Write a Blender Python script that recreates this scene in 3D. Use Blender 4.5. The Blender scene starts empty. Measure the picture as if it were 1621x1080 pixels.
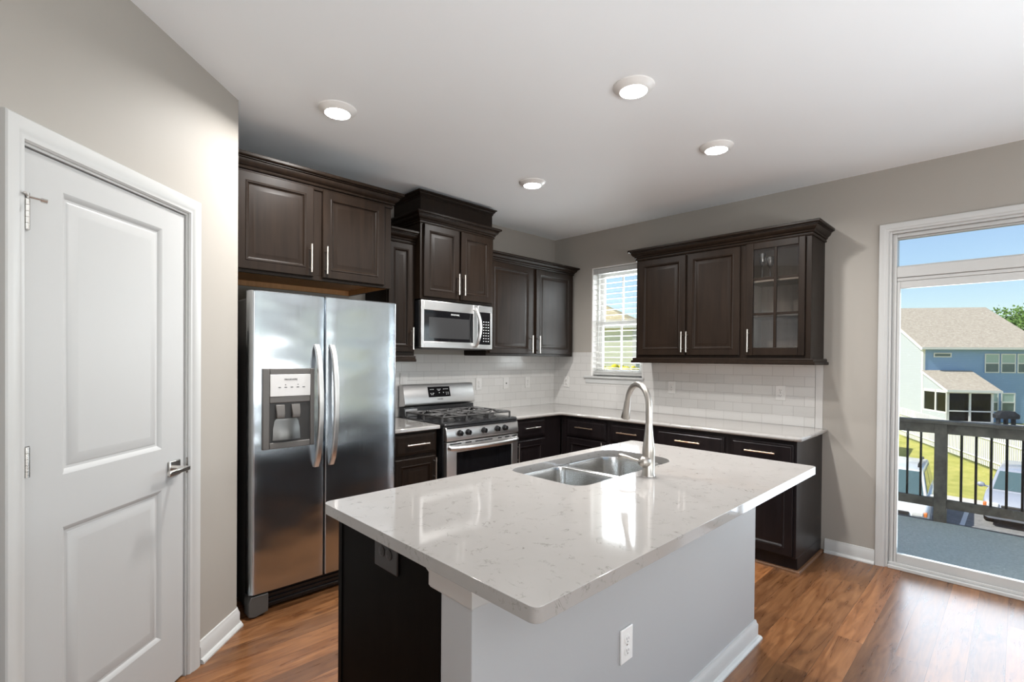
import bpy, bmesh, math, random
from mathutils import Vector, Matrix
random.seed(7)
SC = bpy.context.scene
COL = SC.collection
PI = math.pi
R = math.radians

# ---------------------------------------------------------------- camera
F_PX, YAW, TILT, ROLL = 785.99, 0.7712, -0.0082, 0.0083
sn, cs = math.sin(YAW), math.cos(YAW)
F0, R0, Z0 = Vector((sn, cs, 0)), Vector((cs, -sn, 0)), Vector((0, 0, 1))
Ft = F0*math.cos(TILT) + Z0*math.sin(TILT)
Ut = -F0*math.sin(TILT) + Z0*math.cos(TILT)
Rt = R0*math.cos(ROLL) + Ut*math.sin(ROLL)
Up = -R0*math.sin(ROLL) + Ut*math.cos(ROLL)
cd = bpy.data.cameras.new('camera')
cam = bpy.data.objects.new('camera', cd); COL.objects.link(cam)
M = Matrix((Rt, Up, -Ft)).transposed().to_4x4()
M.translation = (-4.2512, -3.6572, 1.4172)
cam.matrix_world = M
cd.sensor_width = 36; cd.lens = F_PX/1621*36
cd.shift_x = (810.5-806.71)/1621; cd.shift_y = (573.83-540)/1621
cd.clip_start = 0.02; cd.clip_end = 500
SC.camera = cam

# ---------------------------------------------------------------- world, sun, daylight
W = bpy.data.worlds.new('world'); SC.world = W; W.use_nodes = True
wn = W.node_tree.nodes; wl = W.node_tree.links
sky = wn.new('ShaderNodeTexSky'); sky.sky_type = 'NISHITA'; sky.sun_disc = False
sky.sun_elevation = R(50); sky.sun_rotation = R(-15); sky.air_density = 1.0; sky.dust_density = 0.6; sky.ozone_density = 2.0
bgn = wn['Background']; wl.new(sky.outputs[0], bgn.inputs[0]); bgn.inputs[1].default_value = 0.19
sd = bpy.data.lights.new('sun', 'SUN'); sd.energy = 6.5; sd.angle = R(0.6); sd.color = (1, 0.95, 0.87)
so = bpy.data.objects.new('sun', sd); COL.objects.link(so)
so.rotation_euler = Vector((-0.45, 0.50, 0.74)).to_track_quat('Z', 'Y').to_euler()
def area(name, loc, rot, sx, sy, power, color):
    l = bpy.data.lights.new(name, 'AREA'); l.shape = 'RECTANGLE'; l.size = sx; l.size_y = sy; l.energy = power; l.color = color
    o = bpy.data.objects.new(name, l); COL.objects.link(o); o.location = loc; o.rotation_euler = rot
    return o
# daylight through the patio door and the kitchen window
area('daylight_patio_door', (.17, -3.93, 1.0), (R(90), 0, R(90)), 1.66, 1.8, 72, (.80, .89, 1.0))
area('daylight_kitchen_window', (.20, -.82, 1.8), (R(90), 0, R(90)), .56, 1.0, 44, (.92, .96, 1.0))
area('fill_light_left', (-5.57, -5.4, 1.5), (R(90), 0, R(-90)), 1.8, 1.5, 56, (.96, .98, 1.0))  # added side light for the island end; the left window is made up
# unseen area lights added behind the camera, tipped up to brighten the kitchen ceiling
UPW = 46
for x, y in ((-4.5, -5.5), (-3.1, -5.9), (-1.7, -5.9)):
    area('ceiling_fill_light', (x, y, 1.1), (R(180-18), 0, 0), .9, .9, UPW, (.955, .98, 1.0))
vs = SC.view_settings
vs.view_transform = 'Standard'; vs.look = 'None'; vs.gamma = 1; vs.use_curve_mapping = False; vs.exposure = 0.0
SC.cycles.max_bounces = 14; SC.cycles.diffuse_bounces = 10; SC.cycles.glossy_bounces = 5; SC.cycles.transparent_max_bounces = 16
SC.cycles.use_denoising = True; SC.cycles.sample_clamp_indirect = 6.0; SC.cycles.caustics_reflective = False; SC.cycles.caustics_refractive = False

# ---------------------------------------------------------------- mesh helper
class MB:
    def __init__(s): s.v = []; s.f = []; s.mi = []; s.cur = 0
    def add(s, vs, fs):
        n = len(s.v); s.v += [tuple(v) for v in vs]
        for f in fs: s.f.append(tuple(i+n for i in f)); s.mi.append(s.cur)
    def box(s, x0, y0, z0, x1, y1, z1):
        x0, x1 = sorted((x0, x1)); y0, y1 = sorted((y0, y1)); z0, z1 = sorted((z0, z1))
        s.add([(x0,y0,z0),(x1,y0,z0),(x1,y1,z0),(x0,y1,z0),(x0,y0,z1),(x1,y0,z1),(x1,y1,z1),(x0,y1,z1)],
              [(0,3,2,1),(4,5,6,7),(0,1,5,4),(1,2,6,5),(2,3,7,6),(3,0,4,7)]); return s
    def loops(s, L, closed=True, cap0=True, cap1=True):
        n = len(L[0]); b = len(s.v); vs = [p for l in L for p in l]; fs = []
        for i in range(len(L)-1):
            for j in range(n if closed else n-1):
                k = (j+1) % n
                fs.append((i*n+j, i*n+k, (i+1)*n+k, (i+1)*n+j))
        if cap0: fs.append(tuple(range(n-1, -1, -1)))
        if cap1: fs.append(tuple((len(L)-1)*n+j for j in range(n)))
        s.add(vs, fs); return s
    def tube(s, pts, r, n=12, cap=True, flat=None):
        pts = [Vector(p) for p in pts]; rs = r if isinstance(r, (list, tuple)) else [r]*len(pts)
        L = []; prev = None
        for i, p in enumerate(pts):
            t = (pts[min(i+1, len(pts)-1)] - pts[max(i-1, 0)]).normalized()
            if prev is None:
                a = Vector((0,0,1)) if abs(t.z) < .9 else Vector((1,0,0))
                u = t.cross(a).normalized()
            else: u = (prev - t*prev.dot(t)).normalized()
            prev = u; w = t.cross(u)
            L.append([p + (u*math.cos(2*PI*k/n) + w*math.sin(2*PI*k/n)*(flat or 1))*rs[i] for k in range(n)])
        return s.loops(L, True, cap, cap)
    def lathe(s, prof, n=24, c=(0,0,0), axis='z', cap0=True, cap1=True):
        L = []
        for r, h in prof:
            l = []
            for k in range(n):
                a = 2*PI*k/n; x, y = r*math.cos(a), r*math.sin(a)
                p = {'z': (x, y, h), 'y': (x, -h, y), 'x': (h, x, y)}[axis]
                l.append((c[0]+p[0], c[1]+p[1], c[2]+p[2]))
            L.append(l)
        return s.loops(L, True, cap0, cap1)
    def extr(s, poly, axis, a, b):
        """closed 2D polygon extruded along an axis; poly coords are the two other axes in xyz order"""
        def P(q, h): return {'x': (h, q[0], q[1]), 'y': (q[0], h, q[1]), 'z': (q[0], q[1], h)}[axis]
        return s.loops([[P(q, a) for q in poly], [P(q, b) for q in poly]])
    def rings(s, x0, x1, z0, z1, L, fill=True):
        """concentric rectangles facing -y: L = [(inset, y)]"""
        return s.loops([[(x0+i, y, z0+i), (x1-i, y, z0+i), (x1-i, y, z1-i), (x0+i, y, z1-i)] for i, y in L], True, False, fill)
    def sweep(s, path, prof, closed=False, caps=True):
        """profile [(outward, z)] along a 2D path; outward is to the right of travel"""
        P = [Vector((p[0], p[1])) for p in path]; n = len(P); L = []
        def rn(a, b): d = (b-a).normalized(); return Vector((d.y, -d.x))
        for i in range(n):
            a = rn(P[i-1], P[i]) if (i > 0 or closed) else None
            b = rn(P[i], P[(i+1) % n]) if (i < n-1 or closed) else None
            if a is None: m = b
            elif b is None: m = a
            else: m = (a+b); m = m/max(m.dot(a), .2)
            L.append([(P[i].x+m.x*o, P[i].y+m.y*o, z) for o, z in prof])
        if closed: L.append(L[0])
        return s.loops(L, True, caps and not closed, caps and not closed)
    def sph(s, c, r, n=12, m=8, sc=(1,1,1)):
        L = []
        for i in range(m+1):
            t = PI*i/m; rr = max(math.sin(t), .001)*r
            L.append([(c[0]+rr*math.cos(2*PI*k/n)*sc[0], c[1]+rr*math.sin(2*PI*k/n)*sc[1], c[2]-r*math.cos(t)*sc[2]) for k in range(n)])
        return s.loops(L)
    def frame(s, x0, x1, z0, z1, y0, y1, l, r, b, t):
        s.box(x0, y0, z0, x0+l, y1, z1).box(x1-r, y0, z0, x1, y1, z1)
        if b: s.box(x0+l, y0, z0, x1-r, y1, z0+b)
        if t: s.box(x0+l, y0, z1-t, x1-r, y1, z1)
        return s
    def build(s, name, mats, parent=None, bevel=0, seg=2, smooth=40, fix=True):
        me = bpy.data.meshes.new(name); me.from_pydata(s.v, [], s.f)
        if not isinstance(mats, (list, tuple)): mats = [mats]
        for m in mats: me.materials.append(m)
        if len(mats) > 1:
            for p, i in zip(me.polygons, s.mi): p.material_index = i
        if fix:
            bm = bmesh.new(); bm.from_mesh(me); bmesh.ops.recalc_face_normals(bm, faces=bm.faces); bm.to_mesh(me); bm.free()
        if smooth:
            for p in me.polygons: p.use_smooth = True
            me.set_sharp_from_angle(angle=R(smooth))
        me.update()
        o = bpy.data.objects.new(name, me); COL.objects.link(o)
        if parent: o.parent = parent
        if bevel:
            b = o.modifiers.new('bevel', 'BEVEL'); b.width = bevel; b.segments = seg; b.limit_method = 'ANGLE'; b.angle_limit = R(45); b.harden_normals = False
        return o

def T(name, label, cat, loc=(0,0,0), rz=0, group=None):
    o = bpy.data.objects.new(name, None); COL.objects.link(o); o.empty_display_size = .1
    o.location = loc; o.rotation_euler = (0, 0, rz); o['label'] = label; o['category'] = cat
    if group: o['group'] = group
    return o
def tag(o, label, cat, group=None):
    o['label'] = label; o['category'] = cat
    if group: o['group'] = group
    return o
def st(o, label=None, cat=None):
    o['kind'] = 'structure'
    if label: o['label'] = label
    if cat: o['category'] = cat
    return o
def SE(name, label, cat, loc=(0,0,0), rz=0): return st(T(name, label, cat, loc, rz))
def copy_tree(o, parent=None):
    c = o.copy(); COL.objects.link(c)
    if parent: c.parent = parent
    for ch in o.children: copy_tree(ch, c)
    return c
def rrect(x0, y0, x1, y1, r, n=5):
    rs = r if isinstance(r, (list, tuple)) else [r]*4
    out = []
    for (cx, cy, a, q) in ((x0, y0, 180, rs[0]), (x1, y0, 270, rs[1]), (x1, y1, 0, rs[2]), (x0, y1, 90, rs[3])):
        ox = cx+q if cx == x0 else cx-q; oy = cy+q if cy == y0 else cy-q
        if q <= 0: out.append((cx, cy)); continue
        for k in range(n+1):
            t = R(a+90*k/n); out.append((ox+q*math.cos(t), oy+q*math.sin(t)))
    return out
def slab(name, outer, holes, z0, z1, mat, parent=None, bevel=0, seg=3):
    bm = bmesh.new(); es = []
    for lp in [outer]+holes:
        vv = [bm.verts.new((p[0], p[1], z1)) for p in lp]
        es += [bm.edges.new((vv[i], vv[(i+1) % len(vv)])) for i in range(len(vv))]
    bmesh.ops.triangle_fill(bm, use_beauty=True, use_dissolve=False, edges=es)
    r = bmesh.ops.extrude_face_region(bm, geom=bm.faces[:])
    for e in r['geom']:
        if isinstance(e, bmesh.types.BMVert): e.co.z = z0
    bmesh.ops.recalc_face_normals(bm, faces=bm.faces)
    me = bpy.data.meshes.new(name); bm.to_mesh(me); bm.free(); me.materials.append(mat)
    for p in me.polygons: p.use_smooth = True
    me.set_sharp_from_angle(angle=R(35))
    o = bpy.data.objects.new(name, me); COL.objects.link(o)
    if parent: o.parent = parent
    if bevel:
        b = o.modifiers.new('bevel', 'BEVEL'); b.width = bevel; b.segments = seg; b.limit_method = 'ANGLE'; b.angle_limit = R(50)
    return o
def text(s, size, mat, parent, loc, name, depth=.0004, rx=90, rz=0):
    cu = bpy.data.curves.new('t', 'FONT'); cu.body = s; cu.size = size; cu.extrude = depth; cu.align_x = 'CENTER'; cu.align_y = 'CENTER'; cu.resolution_u = 2
    o = bpy.data.objects.new('t', cu); COL.objects.link(o)
    me = bpy.data.meshes.new_from_object(o.evaluated_get(bpy.context.evaluated_depsgraph_get()))
    bpy.data.objects.remove(o); me.materials.clear(); me.materials.append(mat)
    me.transform(Matrix.Translation(loc) @ Matrix.Rotation(R(rz), 4, 'Z') @ Matrix.Rotation(R(rx), 4, 'X'))
    q = bpy.data.objects.new(name, me); COL.objects.link(q); q.parent = parent
    return q

# ---------------------------------------------------------------- materials
def mat(name, col, rough=.5, metal=0, spec=.5, coat=0):
    m = bpy.data.materials.new(name); m.use_nodes = True; b = m.node_tree.nodes['Principled BSDF']
    b.inputs['Base Color'].default_value = (*col, 1); b.inputs['Roughness'].default_value = rough
    b.inputs['Metallic'].default_value = metal; b.inputs['Specular IOR Level'].default_value = spec; b.inputs['Coat Weight'].default_value = coat
    return m
class N:
    def __init__(s, m): s.m = m; s.t = m.node_tree; s.b = s.t.nodes['Principled BSDF']
    def n(s, typ, ins={}, **kw):
        o = s.t.nodes.new('ShaderNode'+typ)
        for k, v in kw.items(): setattr(o, k, v)
        for k, v in ins.items():
            if hasattr(v, 'is_output'): s.t.links.new(v, o.inputs[k])
            else: o.inputs[k].default_value = v
        return o
    def l(s, a, b): s.t.links.new(a, s.b.inputs[b] if isinstance(b, str) else b)
    def coord(s, scale=(1,1,1), kind='Object'):
        c = s.n('TexCoord'); mp = s.n('Mapping', {'Vector': c.outputs[kind], 'Scale': scale}); return mp.outputs[0]
    def ramp(s, fac, stops):
        r = s.n('ValToRGB', {'Fac': fac}); e = r.color_ramp.elements
        while len(e) < len(stops): e.new(.5)
        for q, (p, c) in zip(e, stops): q.position = p; q.color = (*c, 1) if len(c) == 3 else c
        return r.outputs[0]
    def mix(s, fac, a, b, mode='MIX'):
        m = s.n('Mix', data_type='RGBA', blend_type=mode)
        for i, v in ((0, fac), (6, a), (7, b)):
            if hasattr(v, 'is_output'): s.t.links.new(v, m.inputs[i])
            else: m.inputs[i].default_value = v if i == 0 else (*v, 1)
        return m.outputs[2]
    def bump(s, h, strength=.1, dist=.01):
        b = s.n('Bump', {'Height': h, 'Strength': strength, 'Distance': dist}); s.l(b.outputs[0], 'Normal'); return b

def paint(name, col, rough=.6, sc=180, st_=.04):
    m = mat(name, col, rough, spec=.3); n = N(m)
    no = n.n('TexNoise', {'Vector': n.coord(), 'Scale': sc, 'Detail': 3}); n.bump(no.outputs[0], st_, .004)
    n2 = n.n('TexNoise', {'Vector': n.coord(), 'Scale': 1.3, 'Detail': 2})
    n.l(n.mix(n2.outputs[0], [c*.97 for c in col], [min(1, c*1.03) for c in col]), 'Base Color')
    return m
M_wall = paint('wall_paint_greige', (.338, .314, .282))
M_ceil = paint('ceiling_paint', (.885, .91, .925), .8)
M_white = mat('white_trim_paint', (.485, .485, .475), .35)
M_door = paint('door_white_paint', (.43, .43, .425), .4, 60, .02)
M_island_white = paint('half_wall_paint', (.41, .413, .417), .55)
M_plate = mat('white_plastic', (.78, .77, .75), .35)
M_plate_tile = mat('ivory_cover_plastic', (.60, .585, .565), .3)
M_plate_dark = mat('dark_brown_plastic', (.016, .012, .011), .4)
M_slot = mat('socket_slot', (.02, .02, .02), .6)
M_black = mat('black_enamel', (.010, .010, .011), .25)
M_iron = mat('cast_iron', (.035, .033, .032), .42)
M_bglass = mat('black_glass', (.006, .006, .007), .06, spec=.6)
M_dark = mat('dark_plastic', (.03, .028, .027), .45)
M_mark = mat('printed_marks', (.7, .7, .7), .5)
M_chrome = mat('brushed_nickel', (.62, .60, .57), .25, 1)
M_faucet = mat('brushed_nickel_faucet', (.42, .39, .355), .33, 1)
M_pull = mat('satin_nickel_pull', (.75, .71, .66), .28, 1)
M_steel_dark = mat('fridge_side_grey', (.055, .052, .05), .45)

def wood_dark(name, c1, c2, rough):
    m = mat(name, c1, rough, spec=.5); n = N(m)
    v = n.coord((9, 9, .7)); no = n.n('TexNoise', {'Vector': v, 'Scale': 4, 'Detail': 6, 'Roughness': .6})
    n.l(n.ramp(no.outputs[0], [(.3, c1), (.7, c2)]), 'Base Color')
    n2 = n.n('TexNoise', {'Vector': n.coord((60, 60, 3)), 'Scale': 6, 'Detail': 3}); n.bump(n2.outputs[0], .05, .002)
    n3 = n.n('TexNoise', {'Vector': n.coord(), 'Scale': 5, 'Detail': 3})
    rr = n.n('MapRange', {'Value': n3.outputs[0], 'To Min': rough-.05, 'To Max': rough+.06}); n.l(rr.outputs[0], 'Roughness')
    return m
M_cab = wood_dark('espresso_wood', (.0085, .005, .0031), (.016, .0095, .006), .40)
M_cab.node_tree.nodes['Principled BSDF'].inputs['Specular IOR Level'].default_value = .15
M_cab_base = wood_dark('espresso_wood_lower', (.006, .0045, .005), (.011, .008, .0085), .32)
M_cab_base.node_tree.nodes['Principled BSDF'].inputs['Specular IOR Level'].default_value = .27
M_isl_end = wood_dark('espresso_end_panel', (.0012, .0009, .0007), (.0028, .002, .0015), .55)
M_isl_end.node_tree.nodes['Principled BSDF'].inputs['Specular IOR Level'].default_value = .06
M_maple = wood_dark('natural_maple', (.36, .17, .055), (.46, .23, .08), .5)
M_inner = wood_dark('cabinet_interior', (.20, .155, .12), (.25, .20, .155), .6)
M_shoe = wood_dark('stained_shoe_moulding', (.11, .05, .022), (.16, .075, .033), .4)

def steel(name, col, rough, vertical=False):
    m = mat(name, col, rough, 1); n = N(m)
    sc = (400, 400, 2) if vertical else (2, 2, 400)
    no = n.n('TexNoise', {'Vector': n.coord(sc), 'Scale': 1, 'Detail': 4})
    rr = n.n('MapRange', {'Value': no.outputs[0], 'To Min': rough-.05, 'To Max': rough+.07}); n.l(rr.outputs[0], 'Roughness')
    lo = n.n('TexNoise', {'Vector': n.coord((1.2, 1.2, 2.2)), 'Scale': 2.2, 'Detail': 1})
    b1 = n.n('Bump', {'Height': lo.outputs[0], 'Strength': .45, 'Distance': .022})
    b2 = n.n('Bump', {'Height': no.outputs[0], 'Strength': .02, 'Distance': .002, 'Normal': b1.outputs[0]}); n.l(b2.outputs[0], 'Normal')
    return m
M_steel = steel('stainless_fridge', (.505, .54, .575), .22, True)
M_steel2 = steel('stainless_appliance', (.68, .67, .66), .34)
M_sink = mat('sink_steel', (.55, .545, .53), .22, 1)

# quartz
M_quartz = mat('white_quartz', (.7, .67, .63), .065, spec=.85); n = N(M_quartz)
v = n.coord(); d = n.n('TexNoise', {'Vector': v, 'Scale': 11, 'Detail': 8, 'Roughness': .62, 'Distortion': .8})
ab = n.n('Math', {0: d.outputs[0], 1: .5}, operation='SUBTRACT'); ab2 = n.n('Math', {0: ab.outputs[0]}, operation='ABSOLUTE')
vein = n.ramp(ab2.outputs[0], [(0, (1, 1, 1)), (.004, (.7, .7, .7)), (.012, (0, 0, 0))])
mk = n.n('TexNoise', {'Vector': v, 'Scale': 22, 'Detail': 4}); mkr = n.ramp(mk.outputs[0], [(.5, (0, 0, 0)), (.62, (1, 1, 1))])
vv = n.n('Math', {0: vein, 1: mkr}, operation='MULTIPLY')
cl = n.n('TexNoise', {'Vector': v, 'Scale': 6, 'Detail': 5}); base = n.mix(cl.outputs[0], (.29, .276, .262), (.33, .315, .30))
n.l(n.mix(vv.outputs[0], base, (.15, .138, .126)), 'Base Color')

# floor planks (long axis along world x)
M_floor = mat('wood_plank_floor', (.2, .1, .05), .3, spec=.5); n = N(M_floor)
v = n.coord()
br = n.n('TexBrick', {'Vector': v, 'Color1': (0, 0, 0, 1), 'Color2': (1, 1, 1, 1), 'Mortar': (.5, .5, .5, 1), 'Scale': 1.0, 'Mortar Size': .0012, 'Mortar Smooth': .3, 'Bias': 0, 'Brick Width': 1.25, 'Row Height': .125})
br.offset = .37; br.offset_frequency = 2
sep = n.n('SeparateXYZ', {'Vector': v}); rnd = n.n('Math', {0: br.outputs['Color'], 1: 13.7}, operation='MULTIPLY')
cx = n.n('Math', {0: sep.outputs[0], 1: rnd.outputs[0]}, operation='ADD')
gv = n.n('CombineXYZ', {'X': cx.outputs[0], 'Y': sep.outputs[1], 'Z': rnd.outputs[0]})
gm = n.n('Mapping', {'Vector': gv.outputs[0], 'Scale': (1.1, 12, 1)})
g1 = n.n('TexNoise', {'Vector': gm.outputs[0], 'Scale': 2.2, 'Detail': 8, 'Roughness': .62, 'Distortion': 1.1})
gm2 = n.n('Mapping', {'Vector': gv.outputs[0], 'Scale': (1.6, 7, 1)})
wv = n.n('TexNoise', {'Vector': gm2.outputs[0], 'Scale': 1.1, 'Detail': 2, 'Distortion': .8})
wm = n.n('Math', {0: wv.outputs[0], 1: 34.0}, operation='MULTIPLY'); ws = n.n('Math', {0: wm.outputs[0]}, operation='SINE')
wr = n.n('MapRange', {'Value': ws.outputs[0], 'From Min': -1, 'To Min': 0, 'To Max': 1})
col = n.ramp(g1.outputs[0], [(.25, (.075, .026, .009)), (.45, (.21, .082, .028)), (.62, (.32, .14, .052)), (.8, (.40, .20, .085))])
col = n.mix(.22, col, n.ramp(wr.outputs[0], [(0, (.10, .044, .02)), (.5, (.25, .125, .058)), (1, (.30, .155, .075))]))
tint = n.ramp(br.outputs['Color'], [(0, (.50, .50, .52)), (.5, (.74, .745, .76)), (1, (.98, .93, .88))])
col = n.mix(1, col, tint, 'MULTIPLY')
kn = n.n('TexNoise', {'Vector': n.n('Mapping', {'Vector': gv.outputs[0], 'Scale': (3.5, 9, 1)}).outputs[0], 'Scale': 1.3, 'Detail': 4})
col = n.mix(n.ramp(kn.outputs[0], [(.66, (0, 0, 0)), (.76, (.75, .75, .75))]), col, (.045, .02, .01))
col = n.mix(n.n('Math', {0: br.outputs['Fac'], 1: .75}, operation='MULTIPLY').outputs[0], col, (.035, .015, .007))
n.l(col, 'Base Color')
rr = n.n('MapRange', {'Value': g1.outputs[0], 'To Min': .22, 'To Max': .36}); n.l(rr.outputs[0], 'Roughness')
hh = n.n('Math', {0: g1.outputs[0], 1: br.outputs['Fac']}, operation='SUBTRACT'); n.bump(hh.outputs[0], .12, .003)

# subway tile (object x,z)
def tile_mat(name, zoff):
    m = mat(name, (.72, .69, .66), .16, spec=.5); n = N(m)
    v = n.coord(); s = n.n('SeparateXYZ', {'Vector': v}); cc = n.n('CombineXYZ', {'X': s.outputs[0], 'Y': n.n('Math', {0: s.outputs[2], 1: -zoff}, operation='ADD').outputs[0]})
    b = n.n('TexBrick', {'Vector': cc.outputs[0], 'Color1': (.53, .515, .495, 1), 'Color2': (.565, .55, .53, 1), 'Mortar': (.36, .345, .33, 1), 'Scale': 1, 'Mortar Size': .0016, 'Mortar Smooth': .2, 'Brick Width': .1524, 'Row Height': .0762})
    b.offset = .5
    n.l(b.outputs['Color'], 'Base Color'); inv = n.n('Math', {0: 1.0, 1: b.outputs['Fac']}, operation='SUBTRACT'); n.bump(inv.outputs[0], .25, .002)
    rr = n.n('MapRange', {'Value': b.outputs['Fac'], 'To Min': .15, 'To Max': .7}); n.l(rr.outputs[0], 'Roughness')
    return m
M_tile = tile_mat('white_subway_tile', .914)

def glassy(name, tint=(1, 1, 1), refl=.06, rough=0.0):
    m = bpy.data.materials.new(name); m.use_nodes = True; t = m.node_tree; t.nodes.clear()
    o = t.nodes.new('ShaderNodeOutputMaterial'); a = t.nodes.new('ShaderNodeBsdfTransparent'); a.inputs[0].default_value = (*tint, 1)
    g = t.nodes.new('ShaderNodeBsdfGlossy'); g.inputs['Roughness'].default_value = rough
    fr = t.nodes.new('ShaderNodeFresnel'); fr.inputs[0].default_value = 1.5
    mu = t.nodes.new('ShaderNodeMath'); mu.operation = 'MULTIPLY'; mu.inputs[1].default_value = refl/.04; t.links.new(fr.outputs[0], mu.inputs[0])
    mx = t.nodes.new('ShaderNodeMixShader'); t.links.new(mu.outputs[0], mx.inputs[0]); t.links.new(a.outputs[0], mx.inputs[1]); t.links.new(g.outputs[0], mx.inputs[2])
    t.links.new(mx.outputs[0], o.inputs[0]); return m
M_glass = glassy('window_glass', (.97, .985, .98), .03)
M_cabglass = glassy('cabinet_glass', (.93, .93, .93), .06)
M_crystal = glassy('crystal', (.95, .95, .95), .25)
M_screen = glassy('screen_mesh', (.45, .45, .45), .01)
M_lens = bpy.data.materials.new('lamp_lens'); M_lens.use_nodes = True
b = M_lens.node_tree.nodes['Principled BSDF']; b.inputs['Base Color'].default_value = (.9, .9, .9, 1); b.inputs['Emission Color'].default_value = (1, .98, .95, 1); b.inputs['Emission Strength'].default_value = 30

# outdoors
def siding(name, col):
    m = mat(name, col, .6); n = N(m); v = n.coord(); s = n.n('SeparateXYZ', {'Vector': v})
    f = n.n('Math', {0: n.n('Math', {0: s.outputs[2], 1: 1/.13}, operation='MULTIPLY').outputs[0]}, operation='FRACT')
    n.l(n.ramp(f.outputs[0], [(0, [c*.55 for c in col]), (.1, col), (1, [c*1.05 for c in col])]), 'Base Color'); n.bump(f.outputs[0], .4, .02)
    return m
M_blue = siding('blue_siding', (.25, .40, .64))
M_blue_sun = siding('blue_siding_sunlit', (.46, .49, .53))  # same blue siding, with full sun put into a paler colour
M_green = siding('pale_green_siding', (.80, .81, .66))
def noisy(name, c1, c2, scale, rough=.9, det=4):
    m = mat(name, c1, rough, spec=.2); n = N(m); no = n.n('TexNoise', {'Vector': n.coord(), 'Scale': scale, 'Detail': det, 'Roughness': .65})
    n.l(n.ramp(no.outputs[0], [(.35, c1), (.65, c2)]), 'Base Color'); n.bump(no.outputs[0], .3, .02); return m
M_shingle = noisy('tan_shingles', (.36, .31, .25), (.50, .44, .36), 7)
M_shingle2 = noisy('yellow_tan_shingles', (.45, .38, .22), (.55, .47, .30), 7)
M_lawn = noisy('lawn_grass', (.33, .34, .08), (.50, .46, .14), 1.6, .95, 8)
M_asphalt = noisy('asphalt', (.20, .20, .20), (.27, .27, .265), 6)
M_concrete = noisy('concrete_kerb', (.55, .53, .50), (.62, .60, .57), 5)
M_carpet = noisy('deck_carpet', (.55, .60, .53), (.72, .75, .68), 55, 1, 6)
M_rail = noisy('weathered_dark_timber', (.12, .11, .092), (.22, .20, .17), 9, .7)
M_fence = mat('white_fence_paint', (.78, .77, .74), .6)
M_outwhite = mat('white_exterior_trim', (.75, .75, .73), .5)
M_pane = mat('house_window_pane', (.10, .16, .17), .1, spec=.6)
M_shade = mat('window_roller_shade', (.42, .55, .50), .5)
M_leaf = noisy('tree_leaves', (.06, .13, .03), (.16, .26, .06), 3, .8)
M_flower = noisy('yellow_flowers', (.55, .48, .03), (.70, .62, .05), 30, .8)
M_carw = mat('white_car_paint', (.72, .74, .75), .2, coat=.5)
M_cars = mat('silver_car_paint', (.48, .50, .56), .25, .3, coat=.5)
M_carglass = mat('car_glass', (.08, .13, .14), .05, spec=.8)
M_tyre = mat('tyre_rubber', (.02, .02, .02), .8)
M_orange = mat('orange_lamp_lens', (.75, .22, .06), .3)
M_cover = noisy('black_fabric_cover', (.012, .014, .018), (.03, .033, .04), 6, .7)

# ---------------------------------------------------------------- room shell
ZC = 2.743
MBX = MB
st(MB().box(-5.72, -9.12, -.22, .14, .14, 0).build('floor', M_floor), 'brown wood plank floor of the kitchen', 'floor')
st(MB().box(-5.72, -9.12, ZC, .14, .14, ZC+.12).build('ceiling', M_ceil), 'smooth off white ceiling with round recessed lights', 'ceiling')
def wall_cells(mb, axis, t0, t1, u0, u1, z0, z1, holes):
    us = sorted({u0, u1, *[h[0] for h in holes], *[h[1] for h in holes]}); zs = sorted({z0, z1, *[h[2] for h in holes], *[h[3] for h in holes]})
    for i in range(len(us)-1):
        for j in range(len(zs)-1):
            cu, cz = (us[i]+us[i+1])/2, (zs[j]+zs[j+1])/2
            if any(h[0] < cu < h[1] and h[2] < cz < h[3] for h in holes): continue
            if axis == 'x': mb.box(t0, us[i], zs[j], t1, us[i+1], zs[j+1])
            else: mb.box(us[i], t0, zs[j], us[i+1], t1, zs[j+1])
    return mb
st(wall_cells(MB(), 'y', 0, .12, -5.72, .14, 0, ZC, []).build('wall_back', M_wall, smooth=0), 'greige wall behind the range', 'wall')
WIN = (-1.125, -.515, 1.24, 2.365); PD = (-4.83, -3.015, 0.0, 2.31)
st(wall_cells(MB(), 'x', 0, .14, -9.12, 0, 0, ZC, [WIN, PD, (-8.2, -6.0, .55, 2.25)]).build('wall_right', M_wall, smooth=0), 'greige wall with the window and the patio door', 'wall')
st(wall_cells(MB(), 'x', -5.72, -5.6, -9.12, 0, 0, ZC, [(-6.4, -4.4, .7, 2.3)]).build('wall_left', M_wall, smooth=0), 'greige wall left of the pantry', 'wall')  # opening made up for the added left light
st(wall_cells(MB(), 'y', -9.12, -9.0, -5.6, 0, 0, ZC, [(-5.0, -.8, .25, 2.45)]).build('wall_front', M_wall, smooth=0), 'greige living room wall behind the photographer', 'wall')
# pantry: 45 degree wall with the door, and its return beside the refrigerator
px, py = -3.4652, -.8152; S0 = 2.95; q = math.sqrt(.5)
PO = (px-S0*q, py-S0*q, 0)                                   # local x = S0 - s, local -y faces the room
DS0, DS1 = .385, 1.135                                       # rough opening along s
wp = MB(); wall_cells(wp, 'y', 0, .11, -.05, S0, 0, ZC, [(S0-DS1, S0-DS0, 0, 2.05)])
ob = wp.build('wall_pantry', M_wall, smooth=0); ob.location = PO; ob.rotation_euler = (0, 0, R(45)); st(ob, 'greige angled pantry wall around the white door', 'wall')
st(MB().extr([(px, py), (px, 0), (px-.11, 0), (px-.11, py-.045)], 'z', 0, ZC).build('wall_pantry_return', M_wall, smooth=0), 'greige pantry return wall beside the refrigerator', 'wall')
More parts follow.
